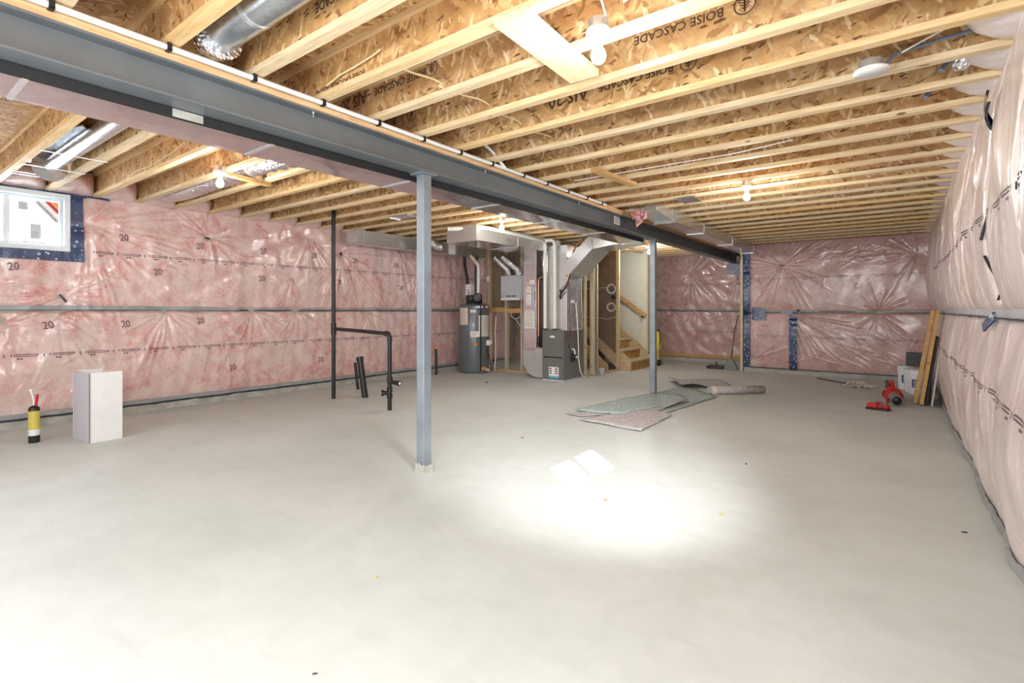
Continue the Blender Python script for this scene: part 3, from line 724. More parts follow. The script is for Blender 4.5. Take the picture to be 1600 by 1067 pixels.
pipe = thing('water_pipe', 'white plastic pipe clipped along the top edge of the beam', 'pipe', (BX+.115, 3, 2.745))
obj('tube', MB().tube([(BX+.115, y, 2.745) for y in np.linspace(BY0, 6.15, 40)], .016, 10), M['white'], pipe)
obj('branch_tube', MB().tube([(BX+.135, 3.95, 2.745), (BX+.14, 3.85, 2.79), (BX+.13, 3.75, 2.86), (BX+.10, 3.62, 2.93)], .014, 8), M['white'], pipe)
cl = None
for y in (1.07, 1.52, 1.98, 2.44, 2.89, 3.33, 3.77, 4.28, 4.72, 5.17, 5.62, 6.02, .6, .15):
    if cl is None:
        cl = obj('pipe_clip', MB().box(-.02, .02, -.011, .011, -.02, -.012).box(.012, .02, -.011, .011, -.02, .02).box(-.02, -.012, -.011, .011, -.02, .02), M['black'], pipe); c0 = cl
    else: c0 = cl.copy(); C.objects.link(c0)
    c0.parent = pipe; c0.matrix_parent_inverse = Matrix.Identity(4); c0.location = (0, y-3, 0)

# ------------------------------------------------------------------ ducts
def rect_duct(name, lab, x0, x1, y0, y1, z0, z1, seams_y=(), seams_x=(), under='galv_reflect', right=True):
    t = thing(name, lab, 'duct', ((x0+x1)/2, (y0+y1)/2, z0))
    obj('side_panel', MB().box(x0, x1, y0, y1, z0+.004, z1), M['galv'], t)
    for i, (a, b_) in enumerate(zip((y0,)+tuple(seams_y), tuple(seams_y)+(y1,))):
        mb = MB(); xm, ym = (x0+x1)/2, (a+b_)/2
        mb.add([(x0, a, z0), (x1, a, z0), (x1, b_, z0), (x0, b_, z0), (xm, ym, z0-.008)], [(0, 1, 4), (1, 2, 4), (2, 3, 4), (3, 0, 4)]); obj('bottom_panel', mb, M[under], t, fix=False)
    for yy in (y0+.012,)+tuple(seams_y)+(y1-.012,):
        mb = MB(); e = .008
        mb.box(x0-e, x1+e, yy-.012, yy+.012, z0-e, z0).box(x0-e, x0, yy-.012, yy+.012, z0-e, z1-.001)
        if right: mb.box(x1, x1+e, yy-.012, yy+.012, z0-e, z1-.001)
        obj('drive_cleat', mb, M['galv'], t)
    return t
rect_duct('supply_duct', 'long flat galvanised trunk duct running beside the beam', -3.66, -3.295, BY0, 7.9, 2.45, 2.768, (.55, 1.75, 2.95, 4.15, 5.35, 6.55), right=False)
rect_duct('return_duct', 'wide galvanised box duct above the water heater and grey ventilator', -6.15, -5.50, 6.33, 8.95, 2.50, 2.768, (7.5,))
rect_duct('wall_duct', 'shallow galvanised duct hung high along the pink left wall', -7.80, -7.54, 5.50, 9.0, 2.53, 2.768, (5.68, 7.2), under='galv')
bd = rect_duct('bulkhead_duct', 'far galvanised duct right of the beam, reaching the taped post', -2.78, -2.50, 7.15, 12.1, 2.60, 2.768, (8.5, 10.3))
# boot at its near end
mb = MB(); a = [(-2.785, 7.14, 2.595), (-2.495, 7.14, 2.595), (-2.495, 7.14, 2.768), (-2.785, 7.14, 2.768)]; b2 = [(-2.86, 6.70, 2.70), (-2.58, 6.62, 2.70), (-2.58, 6.62, 2.768), (-2.86, 6.70, 2.768)]
mb.add(a+b2, [(0, 1, 5, 4), (1, 2, 6, 5), (2, 3, 7, 6), (3, 0, 4, 7), (4, 5, 6, 7), (3, 2, 1, 0)]); bt = tag(obj('duct_boot', mb, M['galv']), 'tapered grey sheet metal boot beside the loose pink insulation tuft', 'duct boot')
mb = MB(); mb.beam((-2.80, 7.13, 2.59), (-2.48, 7.13, 2.59), .03, .012); mb.beam((-2.487, 7.13, 2.59), (-2.487, 7.13, 2.768), .012, .03, (0, 1, 0)); obj('boot_rim', mb, M['galv'], bt)
# round pipes
t = thing('round_duct', 'large round galvanised pipe in the joist bay above the near beam', 'duct', (-2.5, 1.29, 2.90))
obj('pipe', MB().tube([(x, 1.30, 2.90) for x in np.linspace(-3.05, -.2, 20)], .10, 28), M['spiral'], t)
obj('pipe_band', MB().tube([(-2.62, 1.30, 2.90), (-2.59, 1.30, 2.90)], .104, 28), M['galv'], t)
obj('torn_foil', MB().lathe([(.104, 0), (.12, .03), (.09, .06), (.13, .10)], (-3.12, 1.30, 2.89), 12, (1, 0, 0)), M['foil'], t)
t = thing('round_duct', 'slim shiny round pipe strapped below the joists near the window', 'duct', (-6.3, 1.36, 2.82))
obj('pipe', MB().tube([(x, 1.37, 2.86) for x in np.linspace(-6.95, -4.3, 20)], .07, 22), M['spiral'], t)
mb = MB(); mb.lathe([(.07, 0), (.075, .03), (.13, .10), (.15, .14)], (-6.93, 1.37, 2.85), 16, (-1, 0, 0)); obj('flared_boot', mb, M['galv'], t)
obj('metal_pan', MB().prism([(-7.45, 1.14), (-6.0, 1.14), (-5.6, 1.30), (-6.0, 1.56), (-7.45, 1.56)], 'z', 2.94, 2.955), M['galv'], t)
for x in (-7.25, -7.13, -6.72, -6.02):
    mb = MB(); mb.beam((x, 1.10, 2.764), (x, 1.58, 2.764), .018, .006); obj('hanger_strap', mb, M['white'], t)
t = thing('foil_duct', 'foil-wrapped duct in the joist bay behind the left bulb', 'duct', (-6.4, 2.68, 2.82))
mb = MB(); pts = []; rs = []
for i in range(70):
    x = -7.75+i*.055; pts.append((x, 2.68+.012*math.sin(x*5), 2.885+.01*math.sin(x*3))); rs.append(.115+.008*math.sin(i*2.1)+.006*random.random())
mb.tube(pts, .1, 20, rs=rs); obj('foil_sleeve', mb, M['foil'], t)

# ------------------------------------------------------------------ bulbs, boxes, cables
def octbox(t, x, y, z, r=.052, h=.045):
    mb = MB(); mb.lathe([(r, 0), (r, h)], (x, y, z), 8); return obj('octagon_box', mb, M['galv'], t, .002)
def bulb_fixture(x, y, lab, power, z=2.70):
    t = thing('bulb_fixture', lab, 'light', (x, y, z), 'bare bulb lampholders on the joists')
    octbox(t, x, y, z+.02)
    mb = MB(); mb.lathe([(.0, .022), (.058, .02), (.062, .008), (.052, -.008), (.03, -.018), (.024, -.045), (.0, -.047)], (x, y, z), 24); obj('lampholder', mb, M['white'], t)
    mb = MB(); mb.lathe([(.012, 0), (.016, -.012), (.032, -.04), (.037, -.062), (.031, -.085), (.016, -.098), (.0, -.101)], (x, y, z-.044), 20); o = obj('bulb', mb, M['bulb'], t)
    bulb_light((x, y, z-.19), power)
    return t
bf = bulb_fixture(-1.152, 2.224, 'nearest lit bare bulb, beside the angled wood block', 26, 2.69)
obj('supply_cable', MB().tube([(-1.10, 2.20, 2.75), (-1.11, 2.16, 2.83), (-1.05, 2.10, 2.88), (-.98, 2.14, 2.83), (-1.0, 2.18, 2.77), (-.93, 2.2, 2.80), (-.88, 2.35, 2.9)], .006, 6), M['wirew'], bf)
bulb_fixture(-1.307, 5.98, 'lit bare bulb deep in the right half, above the mop', 46, 2.69)
bulb_fixture(-5.40, 2.33, 'lit bare bulb left of the beam, over the white box', 34, 2.725)
bulb_fixture(-4.80, 6.12, 'lit bare bulb in front of the box duct by the furnace', 60, 2.70)
bulb_fixture(-4.25, 10.525, 'lit bulb by the stairwell wall, small and partly hidden', 60, 2.70)

t = thing('smoke_alarm_plate', 'white round cover plate on a grey octagonal metal box', 'cover plate', (-.118, 3.53, 2.70))
octbox(t, -.118, 3.53, 2.715, .06, .05)
obj('cover_disc', MB().lathe([(0, 0), (.088, 0), (.088, .010), (0, .012)], (-.118, 3.53, 2.702), 32), M['white'], t)
obj('outlet_box', MB().box(-.16, -.10, 3.86, 3.95, 2.82, 2.90), M['white'], t)
tag(obj('data_cable', MB().tube([(-.06, 3.56, 2.735), (0, 3.60, 2.80), (.05, 3.69, 2.84), (.18, 3.70, 2.86), (.30, 3.71, 2.87), (.40, 3.73, 2.87), (.46, 3.79, 2.84)], .010, 8), M['bluec']), 'grey-blue cable bundle arching from the white disc toward the right wall', 'cable')
tag(obj('supply_cable', MB().tube([(.0, 3.62, 2.80), (.10, 3.62, 2.84), (.22, 3.58, 2.87), (.30, 3.52, 2.92), (.36, 3.40, 2.93)], .005, 6), M['wirew']), 'thin white cable curving above the grey-blue bundle at right', 'cable')
tag(obj('joist_cable', MB().tube([(-2.40+.02*math.sin(y*5), y, 2.85+.012*math.sin(y*14)) for y in np.linspace(2.08, 5.3, 90)], .006, 6), M['yelc']), 'thin yellow cable threaded across the joists right of the beam', 'cable')
tag(obj('joist_cable', MB().tube([(-2.44, 1.95, 2.90), (-2.50, 1.955, 2.89), (-2.68, 1.95, 2.868), (-2.85, 1.955, 2.862), (-3.0, 1.96, 2.835)], .006, 6), M['yelc']), 'yellow cable stapled along one joist web above the beam', 'cable')
tag(obj('joist_cable', MB().tube([(-2.8, 4.85, 2.762), (-2.0, 4.83, 2.755), (-1.2, 4.86, 2.76), (-.9, 4.84, 2.77), (-.7, 4.86, 2.79)], .005, 6), M['wirew']), 'white cable hanging under a joist short of the far right bulb', 'cable')
tag(obj('joist_cable', MB().tube([(-6.9, 1.985, 2.83), (-6.6, 1.98, 2.86), (-6.2, 1.98, 2.845), (-5.6, 1.98, 2.88), (-5.3, 1.98, 2.92)], .005, 6), M['yelc']), 'cream cable stapled along a left joist, between window and left bulb', 'cable')
for i, (x, y, lab) in enumerate(((.24, 4.02, 'silvery foil elbow with pipe tail, nearest fitting at the right joist ends'), (.18, 4.46, 'small grey pipe end poking down at the right joist ends'))):
    t = thing('pipe_end', lab, 'pipe', (x, y, 2.82))
    obj('nipple', MB().tube([(x+.06, y+.05, 2.90), (x, y, 2.84), (x-.03, y-.03, 2.79)], .016, 8), M['bluec'], t)
    if i == 0: obj('foil_collar', MB().lathe([(.03, 0), (.06, .03), (.05, .09), (.02, .11)], (x+.10, y+.08, 2.82), 14, (-.5, -.3, .6)), M['foil'], t)
for nme, x0, x1, y0, y1, lab in (('metal_plate', -2.22, -2.0, 6.42, 6.75, 'small dark metal plate under the joists right of the beam'), ('metal_plate', -6.15, -5.75, 5.08, 5.30, 'thin metal plate across joists near the near column head')):
    mb = MB(); mb.box(x0, x1, y0, y1, JB-.012, JB-.001).box(x0, x0+.01, y0, y1, JB-.028, JB-.012).box(x1-.01, x1, y0, y1, JB-.02, JB-.012); tag(obj(nme, mb, M['spiral']), lab, 'metal plate')
def block(p0, p1, wd, lab, mat='blocky'):
    mb = MB(); mb.beam(p0, p1, wd, .038); o = tag(obj('wood_block', mb, M[mat], bevel=.002), lab, 'wood block', 'wood blocks nailed under the joists'); return base_origin(o, p0)
block((-1.465, 1.93, JB-.020), (-1.49, 2.70, JB-.020), .19, 'wide pale board nailed across joists beside the nearest bulb')
block((-2.40, 4.55, JB-.020), (-2.34, 5.35, JB-.020), .09, 'narrow orange board under joists right of the beam', 'studo')
block((-5.47, 2.36, JB-.020), (-5.585, 2.93, JB-.020), .07, 'short yellow wood block beside the left bulb', 'studo')
mb = MB()
for i in range(60):
    a = random.random()*2*PI; r = random.random()**.6; q_ = .5+.8*random.random()
    p = Vector((-2.86+.10*r*math.cos(a), 6.78+.17*r*math.sin(a), 2.66+.09*random.random()-.05*random.random()))
    mb.lathe([(0, -.03*q_), (.018*q_, -.02*q_), (.026*q_, 0), (.016*q_, .02*q_), (0, .03*q_)], p, 7, (random.random()-.5, random.random()-.5, random.random()))
for i in range(6): mb.tube([(-2.92+.02*i, 6.76, 2.64), (-2.91+.02*i, 6.74, 2.58), (-2.90, 6.73, 2.55-.008*i)], .005, 5)
tag(obj('insulation_tuft', mb, M['pinkt']), 'ragged pink insulation tuft hanging beside the beam', 'insulation')

# ------------------------------------------------------------------ framing around the mechanical corner
def stud_wall(name, lab, studs, plates, extra=()):
    t = thing(name, lab, 'wall framing', plates[0][:3])
    for (x, y, z0, z1, wx, wy) in studs:
        obj('stud', MB().box(x-wx/2, x+wx/2, y-wy/2, y+wy/2, z0, z1), M['stud'], t)
    for (x, y, z, p1, w_, h_) in plates:
        obj('plate', MB().beam((x, y, z), p1, w_, h_), M['studx'], t)
    for (p0, p1, w_, h_) in extra: obj('blocking', MB().beam(p0, p1, w_, h_), M['studo'], t)
    return t
stud_wall('stud_partition', 'bare stud partition behind the water heater and grey ventilator',
          [(x, 9.02, .04, 2.74, .045, .09) for x in (-7.42, -6.93, -6.50)],
          [(-7.5, 9.02, .02, (-6.1, 9.02, .02), .09, .038), (-7.5, 9.02, 2.752, (-6.1, 9.02, 2.752), .09, .030)],
          [((-7.39, 9.02, 1.36), (-6.96, 9.02, 1.36), .09, .10), ((-6.90, 9.02, 1.34), (-6.53, 9.02, 1.34), .09, .10)])
mb = MB(); mb.box(-7.46, -6.15, 9.08, 9.10, 1.42, 2.74); tag(obj('kraft_panel', mb, M['kraft']), 'brown panel fixed behind the upper studs at the water heater', 'panel')
stud_wall('stud_partition', 'bare stud partition in front of the stairs, right of the furnace',
          [(-4.99, 9.37, .04, 2.74, .09, .05), (-5.22, 10.0, .04, 2.5, .05, .05), (-4.98, 10.55, .04, 2.74, .07, .06), (-5.02, 9.12, .04, 2.4, .05, .05)],
          [(-4.99, 9.2, .02, (-4.99, 10.58, .02), .06, .038), (-4.99, 9.0, 2.752, (-4.99, 12.0, 2.752), .09, .03)])
st = thing('basement_stairs', 'wooden basement stairs climbing left behind the studs', 'stairs', (-4.7, 11.1, 0))
Y0, Y1 = 10.62, 11.80; rise, run = .22, .27; X0 = -4.70
for side, y in ((0, Y0), (1, Y1)):
    sl = rise/run; x2 = -5.97
    poly = [(X0+.0, 0), (X0, .21), (X0-.04, .27), (x2, .27+(X0-x2)*sl), (x2, (X0-x2)*sl-.12), (X0-.28, 0)]
    obj('stringer', MB().prism(poly, 'y', y-.02, y+.02), M['studx'], st)
for i in range(4):
    xr = X0-.02-i*run; z0 = i*rise
    obj('riser', MB().box(xr-.012, xr, Y0+.02, Y1-.02, z0, z0+rise-.025), M['osbx'], st)
    obj('tread', MB().box(xr-run-.01, xr+.025, Y0+.02, Y1-.02, z0+rise-.025, z0+rise), M['stud'], st)
obj('carriage', MB().prism([(-5.02, .02), (-5.02, .16), (-6.9, 1.70), (-6.9, 1.50), (-5.2, .02)], 'y', 10.12, 10.16), M['studx'], st)
obj('upper_stringer', MB().prism([(-5.95, 2.12), (-5.12, 2.70), (-5.4, 2.74), (-5.95, 2.40)], 'y', 10.40, 10.44), M['studo'], st)
kp = MB(); kp.prism([(-5.02, .35), (-5.02, 2.70), (-6.9, 2.70), (-6.9, 1.95)], 'y', 10.575, 10.595)
tag(obj('stair_back_panel', kp, M['kraft']), 'tall brown kraft board behind the stair-side studs', 'panel')
wall_stair = struct(obj('wall_stairwell', MB().box(-5.98, -4.86, 11.90, 11.93, .0, JB), M['drywall']))
obj('end_stud', MB().box(-4.86, -4.82, 11.88, 11.97, 0, JB-.005), M['stud'], wall_stair)
obj('skirt_board', MB().prism([(-4.86, 0), (-4.86, .38), (-5.9, 1.20), (-5.9, .9), (-5.0, 0)], 'y', 11.87, 11.899), M['studo'], wall_stair)
hr = thing('handrail', 'slanting wooden handrail on the cream stairwell wall', 'handrail', (-4.9, 11.83, 1.2))
obj('rail', MB().beam((-5.60, 11.83, 1.735), (-4.86, 11.83, 1.22), .04, .09), M['studo'], hr, .006)
obj('bracket', MB().box(-4.97, -4.93, 11.80, 11.90, 1.17, 1.21), M['black'], hr)
post = tag(obj('corner_stud', MB().box(-2.79, -2.735, 12.14, 12.23, 0, 2.74), M['stud']), 'pale lumber stud at the jog, next to the blue tape strip', 'stud')
mb = MB(); mb.box(-3.4, -2.80, 13.40, 13.56, 2.25, 2.52); tag(obj('beam_pocket_tape', mb, M['tape']), 'crumpled navy tape patch under the far beam end', 'tape')

# ------------------------------------------------------------------ water heater
WX, WY, WR = -7.40, 8.45, .33
wh = thing('water_heater', 'tall dark grey cylindrical water heater in the corner', 'water heater', (WX, WY, 0))
obj('tank', MB().lathe([(0, .015), (WR-.03, .0), (WR-.01, .02), (WR, .06), (WR, 1.43), (WR-.01, 1.465), (WR-.05, 1.48), (0, 1.485)], (WX, WY, 0), 48), M['heater'], wh)
CA = math.atan2(-WY, -WX)                                # direction to the camera
def patch(a0, a1, z0, z1, r=WR+.003, n=10):
    mb = MB(); vs = [];
    for i in range(n+1):
        a = CA+a0+(a1-a0)*i/n
        for z in (z0, z1): vs.append((WX+r*math.cos(a), WY+r*math.sin(a), z))
    mb.add(vs, [(2*i, 2*i+2, 2*i+3, 2*i+1) for i in range(n)], True); return mb
def px2a(px): return math.asin(max(-1, min(1, (px-738)/25.0)))          # label edges across the tank, seen from the front
# positive angle = right side of the tank
for nme, p0, p1, z0, z1, mm in (('instruction_sheet', 715.5, 728, 1.04, 1.40, 'labelp'), ('rating_label', 732, 741, 1.30, 1.355, 'label'), ('warning_label', 745.5, 762, .79, 1.24, 'label'),
                            ('data_label', 732.5, 745.5, .78, .905, 'label'), ('brand_strip', 741, 761, 1.40, 1.44, 'label')):
    o = obj(nme, patch(px2a(p0), px2a(p1), z0, z1), M[mm], wh, fix=False)
    q = MB(); z = z0+.02
    while z < z1-.015:
        aa = px2a(p0)+.05; q2 = patch(aa, px2a(p1)-.05-.15*random.random(), z, z+.007, WR+.0045); q.add(q2.v, q2.f, True); z += .026
    if nme != 'brand_strip': obj('label_print', q, M['ink2'], o, fix=False)
obj('seam_line', patch(px2a(747.8), px2a(749.8), .06, 1.46, WR+.006, 2), M['black'], wh, fix=False)
obj('red_dial', patch(px2a(752.5), px2a(756), 1.385, 1.45, WR+.008, 4), M['redd'], wh, fix=False)
a = CA+px2a(740.5); q = Vector((math.cos(a), math.sin(a), 0))
obj('energy_tag_string', MB().tube([Vector((WX, WY, .78))+q*(WR+.006), Vector((WX, WY, .66))+q*(WR+.008)], .004, 5), M['white'], wh)
obj('orange_tag', MB().lathe([(0, 0), (.04, 0), (.04, .006), (0, .006)], Vector((WX, WY, .62))+q*(WR+.006), 20, q), M['orange'], wh)
a = CA+px2a(760); q = Vector((math.cos(a), math.sin(a), 0)); pp = Vector((WX, WY, .65))+q*(WR+.03)
rm = Matrix.Translation(pp) @ Matrix.Rotation(a, 4, 'Z')
obj('gas_valve', MB().box(-.04, .05, -.05, .05, -.055, .055, rm), M['white'], wh, .006)
obj('valve_knob', MB().lathe([(0, 0), (.03, 0), (.025, .03), (0, .03)], pp+q*.05, 16, q), M['white'], wh)
obj('gas_hose', MB().tube([pp+Vector((0, 0, -.06)), pp+Vector((-.01, -.02, -.16)), pp+Vector((.02, 0, -.3)), pp+Vector((.08, .02, -.60))], .012, 8), M['black'], wh)
obj('thermostat_tube', MB().tube([pp+Vector((-.12, -.04, .1)), pp+Vector((-.13, -.05, -.1)), pp+Vector((-.12, -.05, -.45))], .008, 6), M['copper'], wh)
a = CA+px2a(752); q = Vector((math.cos(a), math.sin(a), 0)); pp = Vector((WX, WY, .10))+q*(WR+.004)
obj('orange_drain_label', patch(px2a(748.5), px2a(757), .075, .135), M['orange'], wh, fix=False)
obj('drain_valve', MB().tube([pp+Vector((.09, .0, -.01)), pp+Vector((.10, 0, -.01))+q*.08], .03, 12), M['hrv'], wh)
# power vent blower and pipes on top
bl = thing('vent_blower', 'black blower unit with elbow on top of the water heater', 'blower', (WX+.05, WY, 1.485))
obj('blower_housing', MB().box(WX-.13, WX+.15, WY-.12, WY+.1, 1.50, 1.68).lathe([(0, -.07), (.09, -.07), (.105, -.04), (.105, .04), (.09, .07), (0, .07)], (WX+.15, WY-.06, 1.62), 24, (.64, -.76, 0)), M['black'], bl, .008)
obj('mount_foot', MB().box(WX-.14, WX+.16, WY-.12, WY+.12, 1.485, 1.50), M['dgrey'], bl, .003)
obj('motor', MB().lathe([(0, 0), (.05, 0), (.05, .06), (.04, .08), (0, .08)], (WX+.02, WY-.12, 1.61), 18, (.64, -.76, 0)), M['dgrey'], bl)
obj('control_box', MB().box(WX-.20, WX-.06, WY-.05, WY+.08, 1.66, 1.92), M['label'], bl, .004)
obj('exhaust_elbow', MB().tube([(WX+.07, WY, 1.74), (WX+.07, WY, 1.86), (WX+.06, WY, 2.1), (WX+.07, WY, 2.52)], .036, 14), M['black'], bl)
obj('white_riser', MB().tube([(WX+.14, WY-.02, 1.72), (WX+.15, WY-.02, 2.2), (WX+.14, WY-.02, 2.32), (WX+.02, WY-.04, 2.48), (WX-.06, WY-.05, 2.55)], .034, 14), M['pvc'], bl)
obj('vent_hose', MB().tube([(WX-.18, WY, 1.78), (WX-.21, WY, 2.1), (WX-.27, WY, 2.35), (WX-.28, WY, 2.54)], .036, 14), M['black'], bl)
obj('cable_loop', MB().tube([(WX-.1, WY-.1, 1.80), (WX-.02, WY-.16, 1.75), (WX+.03, WY-.2, 1.60), (WX+.09, WY-.22, 1.52)], .008, 6), M['black'], bl)
obj('yellow_sticker', MB().box(WX+.04, WX+.10, WY-.065, WY-.055, 2.40, 2.46), M['yellow'], bl)
tag(obj('drain_tube', MB().tube([(-6.98, 8.70, 1.22), (-6.99, 8.68, .9), (-6.975, 8.68, .4), (-6.99, 8.66, .02)], .010, 8), M['wirew']), 'thin white tube running down beside the water heater', 'tube')
tag(obj('electrical_box', MB().box(-7.44, -7.38, 8.93, 8.975, 2.0, 2.12), M['white'], bevel=.003), 'small white outlet box on the stud behind the heater', 'outlet box')

# ------------------------------------------------------------------ ventilator (grey panel) and foil ducts
hv = thing('air_exchanger', 'light grey wall-hung box with two foil ducts on top', 'ventilator', (-6.63, 8.80, 1.55))
obj('cabinet', MB().box(-6.90, -6.37, 8.76, 8.97, 1.56, 2.10), M['hrv'], hv, .01)
obj('door_panel', MB().box(-6.88, -6.39, 8.745, 8.76, 1.62, 2.08), M['hrv'], hv, .004)
obj('lower_strip', MB().box(-6.88, -6.39, 8.742, 8.76, 1.57, 1.615), M['white'], hv)
q = MB(); q.box(-6.74, -6.62, 8.738, 8.742, 1.645, 1.665).box(-6.60, -6.48, 8.738, 8.742, 1.645, 1.665).box(-6.86, -6.84, 8.738, 8.742, 1.645, 1.665); obj('vent_slot', q, M['black'], hv)
def flex(name, lab, pts, r, n=48):
    P = [Vector(p) for p in pts]; out = []; rs = []
    for i in range(n+1):
        f = i/n*(len(P)-1); k = min(int(f), len(P)-2); t_ = f-k
        out.append(P[k].lerp(P[k+1], t_)); rs.append(r*(1+(.12 if i % 2 else -.04)+.05*random.random()))
    return tag(obj(name, MB().tube(out, r, 16, rs=rs), M['foil']), lab, 'flexible duct', 'crinkled foil ducts above the grey ventilator')
flex('foil_flex_duct', 'left crinkled foil duct dropping onto the grey ventilator', [(-7.02, 8.72, 2.50), (-6.90, 8.75, 2.38), (-6.76, 8.83, 2.22), (-6.72, 8.86, 2.10)], .065)
flex('foil_flex_duct', 'right crinkled foil duct dropping onto the grey ventilator', [(-6.78, 8.68, 2.50), (-6.68, 8.72, 2.40), (-6.50, 8.80, 2.24), (-6.46, 8.86, 2.10)], .068)
flex('foil_flex_duct', 'short crinkled foil duct near the ceiling beside the near column', [(-7.25, 6.9, 2.70), (-7.12, 6.92, 2.66), (-7.06, 7.0, 2.58), (-6.95, 7.05, 2.57)], .07, 24)
tag(obj('hanging_cable', MB().tube([(-6.75, 8.93, 1.35), (-6.72, 8.90, 1.22), (-6.62, 8.90, 1.16), (-6.50, 8.92, 1.20), (-6.46, 8.92, 1.34)], .008, 6).tube([(-6.60, 8.90, 1.16), (-6.53, 8.92, 1.05), (-6.46, 8.96, .95)], .006, 6), M['wirew']), 'white cable looped between studs under the grey ventilator', 'cable')

# ------------------------------------------------------------------ return drop, furnace, plenum, vents
rd = thing('return_drop', 'tall flat return-air duct with curved boot left of the furnace', 'duct', (-5.9, 8.7, 0))
obj('riser_box', MB().box(-6.04, -5.73, 8.42, 8.95, .55, 2.498), M['galv_reflect'], rd, .003)
for z in (.62, 1.0, 1.45, 1.9, 2.3):
    obj('drive_cleat', MB().box(-6.045, -5.725, 8.412, 8.42, z-.006, z+.006), M['galv'], rd)
arc = [(-6.04, .55), (-6.04, .36)] + [(-6.04+.36*(1-math.cos(a)), .36-.34*math.sin(a)) for a in np.linspace(.15, PI/2, 9)] + [(-5.515, .02), (-5.515, .60), (-5.73, .60), (-5.73, .55)]
obj('boot', MB().prism(arc, 'y', 8.40, 8.95), M['galv'], rd)
for nme, x0, x1, z0, z1, mm in (('card_label', -5.88, -5.76, 1.88, 1.95, 'label'), ('card_label', -5.96, -5.85, 1.36+.10, 1.82, 'label'), ('card_label', -5.84, -5.77, 1.55, 1.74, 'hrv'), ('notice_sheet', -6.0, -5.76, .99, 1.35, 'label')):
    o = obj(nme, MB().box(x0, x1, 8.405, 8.41, z0, z1), M[mm], rd); q = MB(); z = z0+.03
    while z < z1-.02: q.box(x0+.015, x1-.02-.03*random.random(), 8.4035, 8.4045, z, z+.008); z += .03
    obj('label_print', q, M['ink2'], o)
obj('orange_mark', MB().box(-5.95, -5.86, 8.402, 8.4035, 1.68, 1.70), M['orange'], rd)
fu = thing('furnace', 'dark grey furnace cabinet with oval badge, left of the stairs', 'furnace', (-5.26, 8.67, 0))
FX0, FX1, FY0, FY1, FH = -5.50, -5.02, 8.29, 9.06, .965
obj('cabinet', MB().box(FX0, FX1, FY0, FY1, .03, FH), M['furn'], fu, .006)
obj('base_rail', MB().box(FX0-.003, FX1+.003, FY0-.003, FY1, 0, .03), M['hrv'], fu)
obj('upper_door', MB().box(FX0+.03, FX1-.03, FY0-.018, FY0, .46, FH-.05), M['furn'], fu, .006)
obj('lower_door', MB().box(FX0+.03, FX1-.03, FY0-.018, FY0, .05, .445), M['furn'], fu, .006)
o = obj('badge', MB().lathe([(0, 0), (.042, 0), (.042, .004), (0, .004)], (0, 0, 0), 24), M['label'], fu)
o.matrix_parent_inverse = Matrix.Identity(4); o.scale = (1.25, 1, .5); o.location = (0, 0, 0)
for v in o.data.vertices:
    x, y, z = v.co; v.co = (x+.0, -.38-z*1.0-.018, (y)+.0)
o.scale = (1.5, 1, .55); o.location = (0, 0, .845)
for x in (FX0+.06, FX1-.06): obj('door_knob', MB().tube([(x, FY0-.018, .45), (x, FY0-.035, .45)], .014, 12), M['black'], fu)
obj('door_gap', MB().box(FX0+.035, FX1-.035, FY0-.020, FY0-.016, .444, .461), M['black'], fu)
wl = obj('warning_label', MB().box(FX0+.16, FX1-.10, FY0-.0205, FY0-.0185, .10, .27), M['label'], fu)
obj('teal_band', MB().box(FX0+.16, FX1-.10, FY0-.0215, FY0-.0206, .06, .095), M['teal'], wl)
q = MB()
for k in range(3): q.box(FX0+.17, FX0+.23, FY0-.022, FY0-.021, .14+k*.042, .165+k*.042).box(FX0+.29, FX1-.115, FY0-.022, FY0-.021, .14+k*.042, .165+k*.042)
obj('label_print', q, M['ink2'], wl)
obj('knockout', MB().tube([(FX1, FY0+.18, .66), (FX1+.008, FY0+.18, .66)], .018, 12), M['black'], fu)
obj('condensate_trap', MB().box(FX1, FX1+.05, FY0+.28, FY0+.36, .36, .52), M['black'], fu, .01)
obj('trap_elbow', MB().tube([(FX1, FY0+.32, .60), (FX1+.04, FY0+.32, .60), (FX1+.05, FY0+.33, .56), (FX1+.05, FY0+.33, .50)], .016, 10), M['white'], fu)
obj('trap_cap', MB().tube([(FX1+.03, FY0+.40, .44), (FX1+.08, FY0+.40, .44)], .018, 10), M['white'], fu)
tag(obj('condensate_hose', MB().tube([(-4.97, 8.66, 1.50), (-4.955, 8.68, 1.2), (-4.95, 8.70, .95), (-4.945, 8.72, .6), (-4.95, 8.73, .4), (-4.95, 8.80, .16), (-4.95, 8.90, .05), (-4.93, 9.0, .018)], .011, 8), M['wirew']), 'pale drain hose hanging down the furnace side', 'hose')
pl = thing('supply_plenum', 'galvanised plenum rising from the furnace top to the ceiling', 'duct', (-5.26, 8.7, .965))
obj('plenum_box', MB().box(-5.47, -5.03, 8.42, 9.0, FH, 2.60), M['galv'], pl, .003)
for z in (1.30, 1.55, 2.1): obj('drive_cleat', MB().box(-5.475, -5.025, 8.415, 9.005, z-.006, z+.006), M['galv'], pl)
for z in (1.72, 1.60): obj('line_grommet', MB().tube([(-5.16, 8.42, z), (-5.18, 8.405, z-.01)], .035, 14), M['black'], pl)
obj('thermostat_knob', MB().tube([(-5.03, 8.62, 1.52), (-4.99, 8.62, 1.52)], .03, 14), M['white'], pl)
tr_ = thing('duct_transition', 'bright galvanised offset duct sloping up from the plenum to the trunk', 'duct', (-4.4, 8.8, 2.3))
obj('sloped_body', MB().prism([(-5.025, 2.0), (-4.90, 2.03), (-4.42, 2.47), (-3.68, 2.55), (-3.68, 2.70), (-4.47, 2.72), (-5.025, 2.24)], 'y', 8.30, 8.98), M['galv'], tr_)
